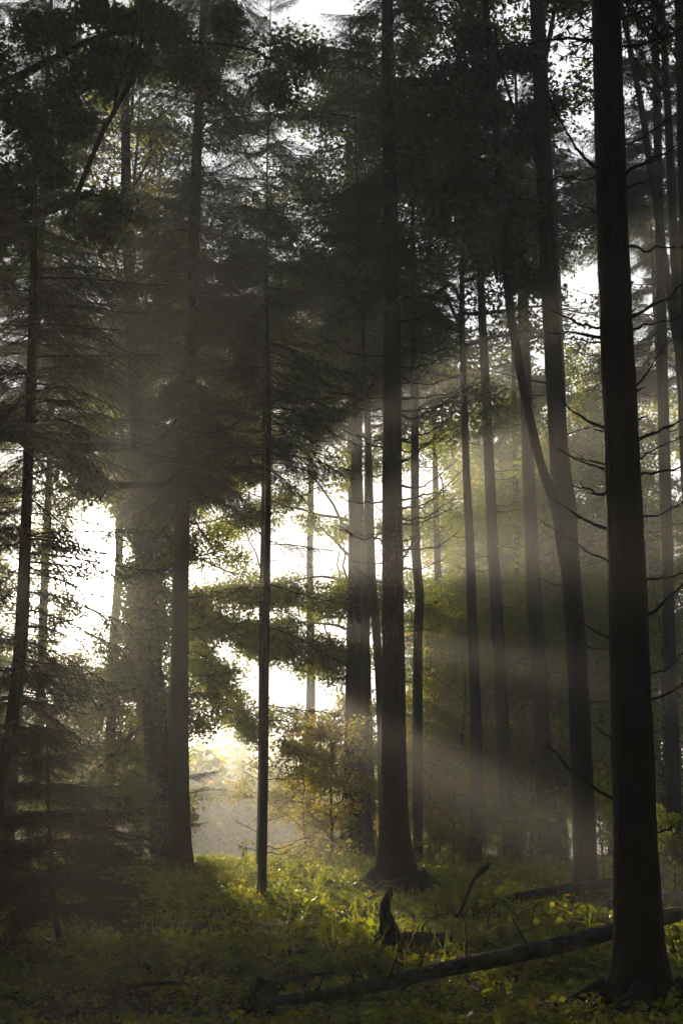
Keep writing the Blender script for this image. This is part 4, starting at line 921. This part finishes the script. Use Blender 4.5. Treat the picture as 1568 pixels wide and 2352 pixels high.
# rotten stump in the near foreground
p = gpt(605, 2330); P = np.array([[p[0]+.01, p[1], p[2]+.30], [p[0]-.01, p[1], p[2]+.24], [p[0], p[1], p[2]+.12], [p[0], p[1], p[2]-.1]])
STP, _ = log_obj('rotten_stump', 'small jagged dark stump at the near end of the long fallen trunk', P, [.05, .09, .12, .17], M_ROT, 68, 20, .55, 'stump', 8)
rs = np.random.default_rng(69)
for i in range(5):      # torn rim
    a = i*1.25+rs.random()*.6; q = np.array([p[0]+.085*math.cos(a), p[1]+.085*math.sin(a), p[2]+.16]); h = .05+.10*rs.random()
    b = Buf(); tube(b, np.array([q, q+[.01*math.cos(a), 0, h*.5], q+[.03*math.cos(a), .02*math.sin(a), h]]), np.array([.035, .024, .004]), 5, .5, seed=i); o = part('splinter', b, [M_ROT], None); o.parent = STP
for i in range(6):      # the snag's torn tip
    q = pt(896+3*(i % 3)-4, 2062, SN_D); b = Buf(); tube(b, np.array([q, q+[.01*i-.03, 0, .07+.03*(i % 3)]]), np.array([.022, .003]), 4); o = part('splinter', b, [M_ROT], None); o.parent = SN

# ================================================================ single seedlings one can point to
def seedling(u, v, h, n, lsize, label, mat, seed, d=None, lean=0.0):
    r = np.random.default_rng(seed); p = gpt(u, v) if d is None else pt(u, v, d)
    x, y = p[0], p[1]; z = gz(x, y)
    rt = root('seedling', (x, y, z), label, 'seedling')
    s_ = np.linspace(0, 1, 6); P = np.stack([x+lean*s_+.04*np.sin(s_*4+seed), y+.03*np.sin(s_*3), z-.02+h*s_], 1)
    b = Buf(); tube(b, P, .006*(1-.6*s_)+.002, 6)
    C, D = [], []
    for i in range(n):
        t = .35+.65*(i+.5)/n; q = np.array([np.interp(t, s_, P[:, j]) for j in range(3)]); a = i*2.4+r.random()
        e = q+np.array([np.cos(a), np.sin(a), .35])*lsize*(.6+.8*r.random()); tube(b, np.array([q, (q+e)/2+[0, 0, .01], e]), np.array([.003, .0025, .002]), 4)
        C.append(e); D.append([np.cos(a), np.sin(a), -.35+.3*r.normal()])
    part('stem', b, [M_TWIG], rt)
    b = Buf(); leaves(b, np.array(C), lsize*(.7+.6*r.random(n)), LEAF_MAPLE, up=.6, r=r, D=np.array(D)); part('foliage', b, [mat], rt)
for i, (u, v, h, n, ls, lb, mt, d) in enumerate([(1129, 2180, .42, 14, .068, 'yellow-leaved maple seedling just behind the middle of the long fallen trunk', M_GOLD, None), (1230, 2165, .5, 20, .068, 'bushy yellow-green maple seedling behind the long fallen trunk near the thickest trunk', M_GOLD, None), (1285, 2150, .55, 22, .068, 'largest golden maple seedling, before the foot of the forked trunk', M_GOLD, None),
        (1165, 2135, .35, 10, .068, 'small maple seedling between the leaning broken stick and the forked trunk', M_UNDER, None), (1060, 2120, .4, 12, .068, 'thin maple seedling right of the leaning broken stick foot', M_UNDER, None), (1548, 2240, .5, 24, .068, 'bright green seedling right of the thickest trunk at the picture edge', M_UNDER, None), (1530, 2080, .6, 22, .068, 'leafy seedling farther back right of the thickest trunk', M_UNDER, None),
        (1388, 2070, 2.6, 40, .12, 'tall thin sapling with bright leaves in the gap left of the thickest trunk', M_GOLD, None), (870, 2240, .3, 12, .08, 'low maple seedling left of the black snag', M_UNDER, None), (420, 2275, .3, 16, .08, 'yellow-green seedling among the sticks in the left foreground', M_GOLD, None), (560, 2030, 1.0, 18, .1, 'tall stalk with a few yellow leaves standing before the bright clearing', M_GOLD, None)]):
    seedling(u, v, h, n, ls, lb, mt, 900+i, d)

# ================================================================ the surrounding wood behind the viewpoint (unseen, added to shade the near trunks and ground)
def build_surround():
    r = np.random.default_rng(5); b = Buf()
    for i in range(190):
        x, y = r.uniform(-36, 38), r.uniform(-44, 30)
        if abs(x) < 2 and y > -2: continue
        if y > -2.5 and abs(x) < .27*y+4.5: continue
        h = r.uniform(17, 26); z = gz(x, y)
        P = np.array([[x, y, z+h], [x, y, z+h*.5], [x, y, z-.3]]); tube(b, P, np.array([.05, .16, .28]), 8, mat=1)
        m = 2600; t = r.random(m)**.8; an = r.random(m)*2*PI; rad = 4.4*(1-.7*t)*np.sqrt(r.random(m))
        c = np.stack([x+np.cos(an)*rad, y+np.sin(an)*rad, z+h*(.12+.88*t)], 1)
        leaves(b, c, .45*(.6+.8*r.random(m)), LEAF_RHOMB, up=.5, r=r)
    tag(link('surrounding_wood', b.mesh('surrounding_wood', [M_NEEDLE, M_BARK])), 'unseen dark wood added around and behind the viewpoint for shade', 'woods', kind='stuff')
build_surround()
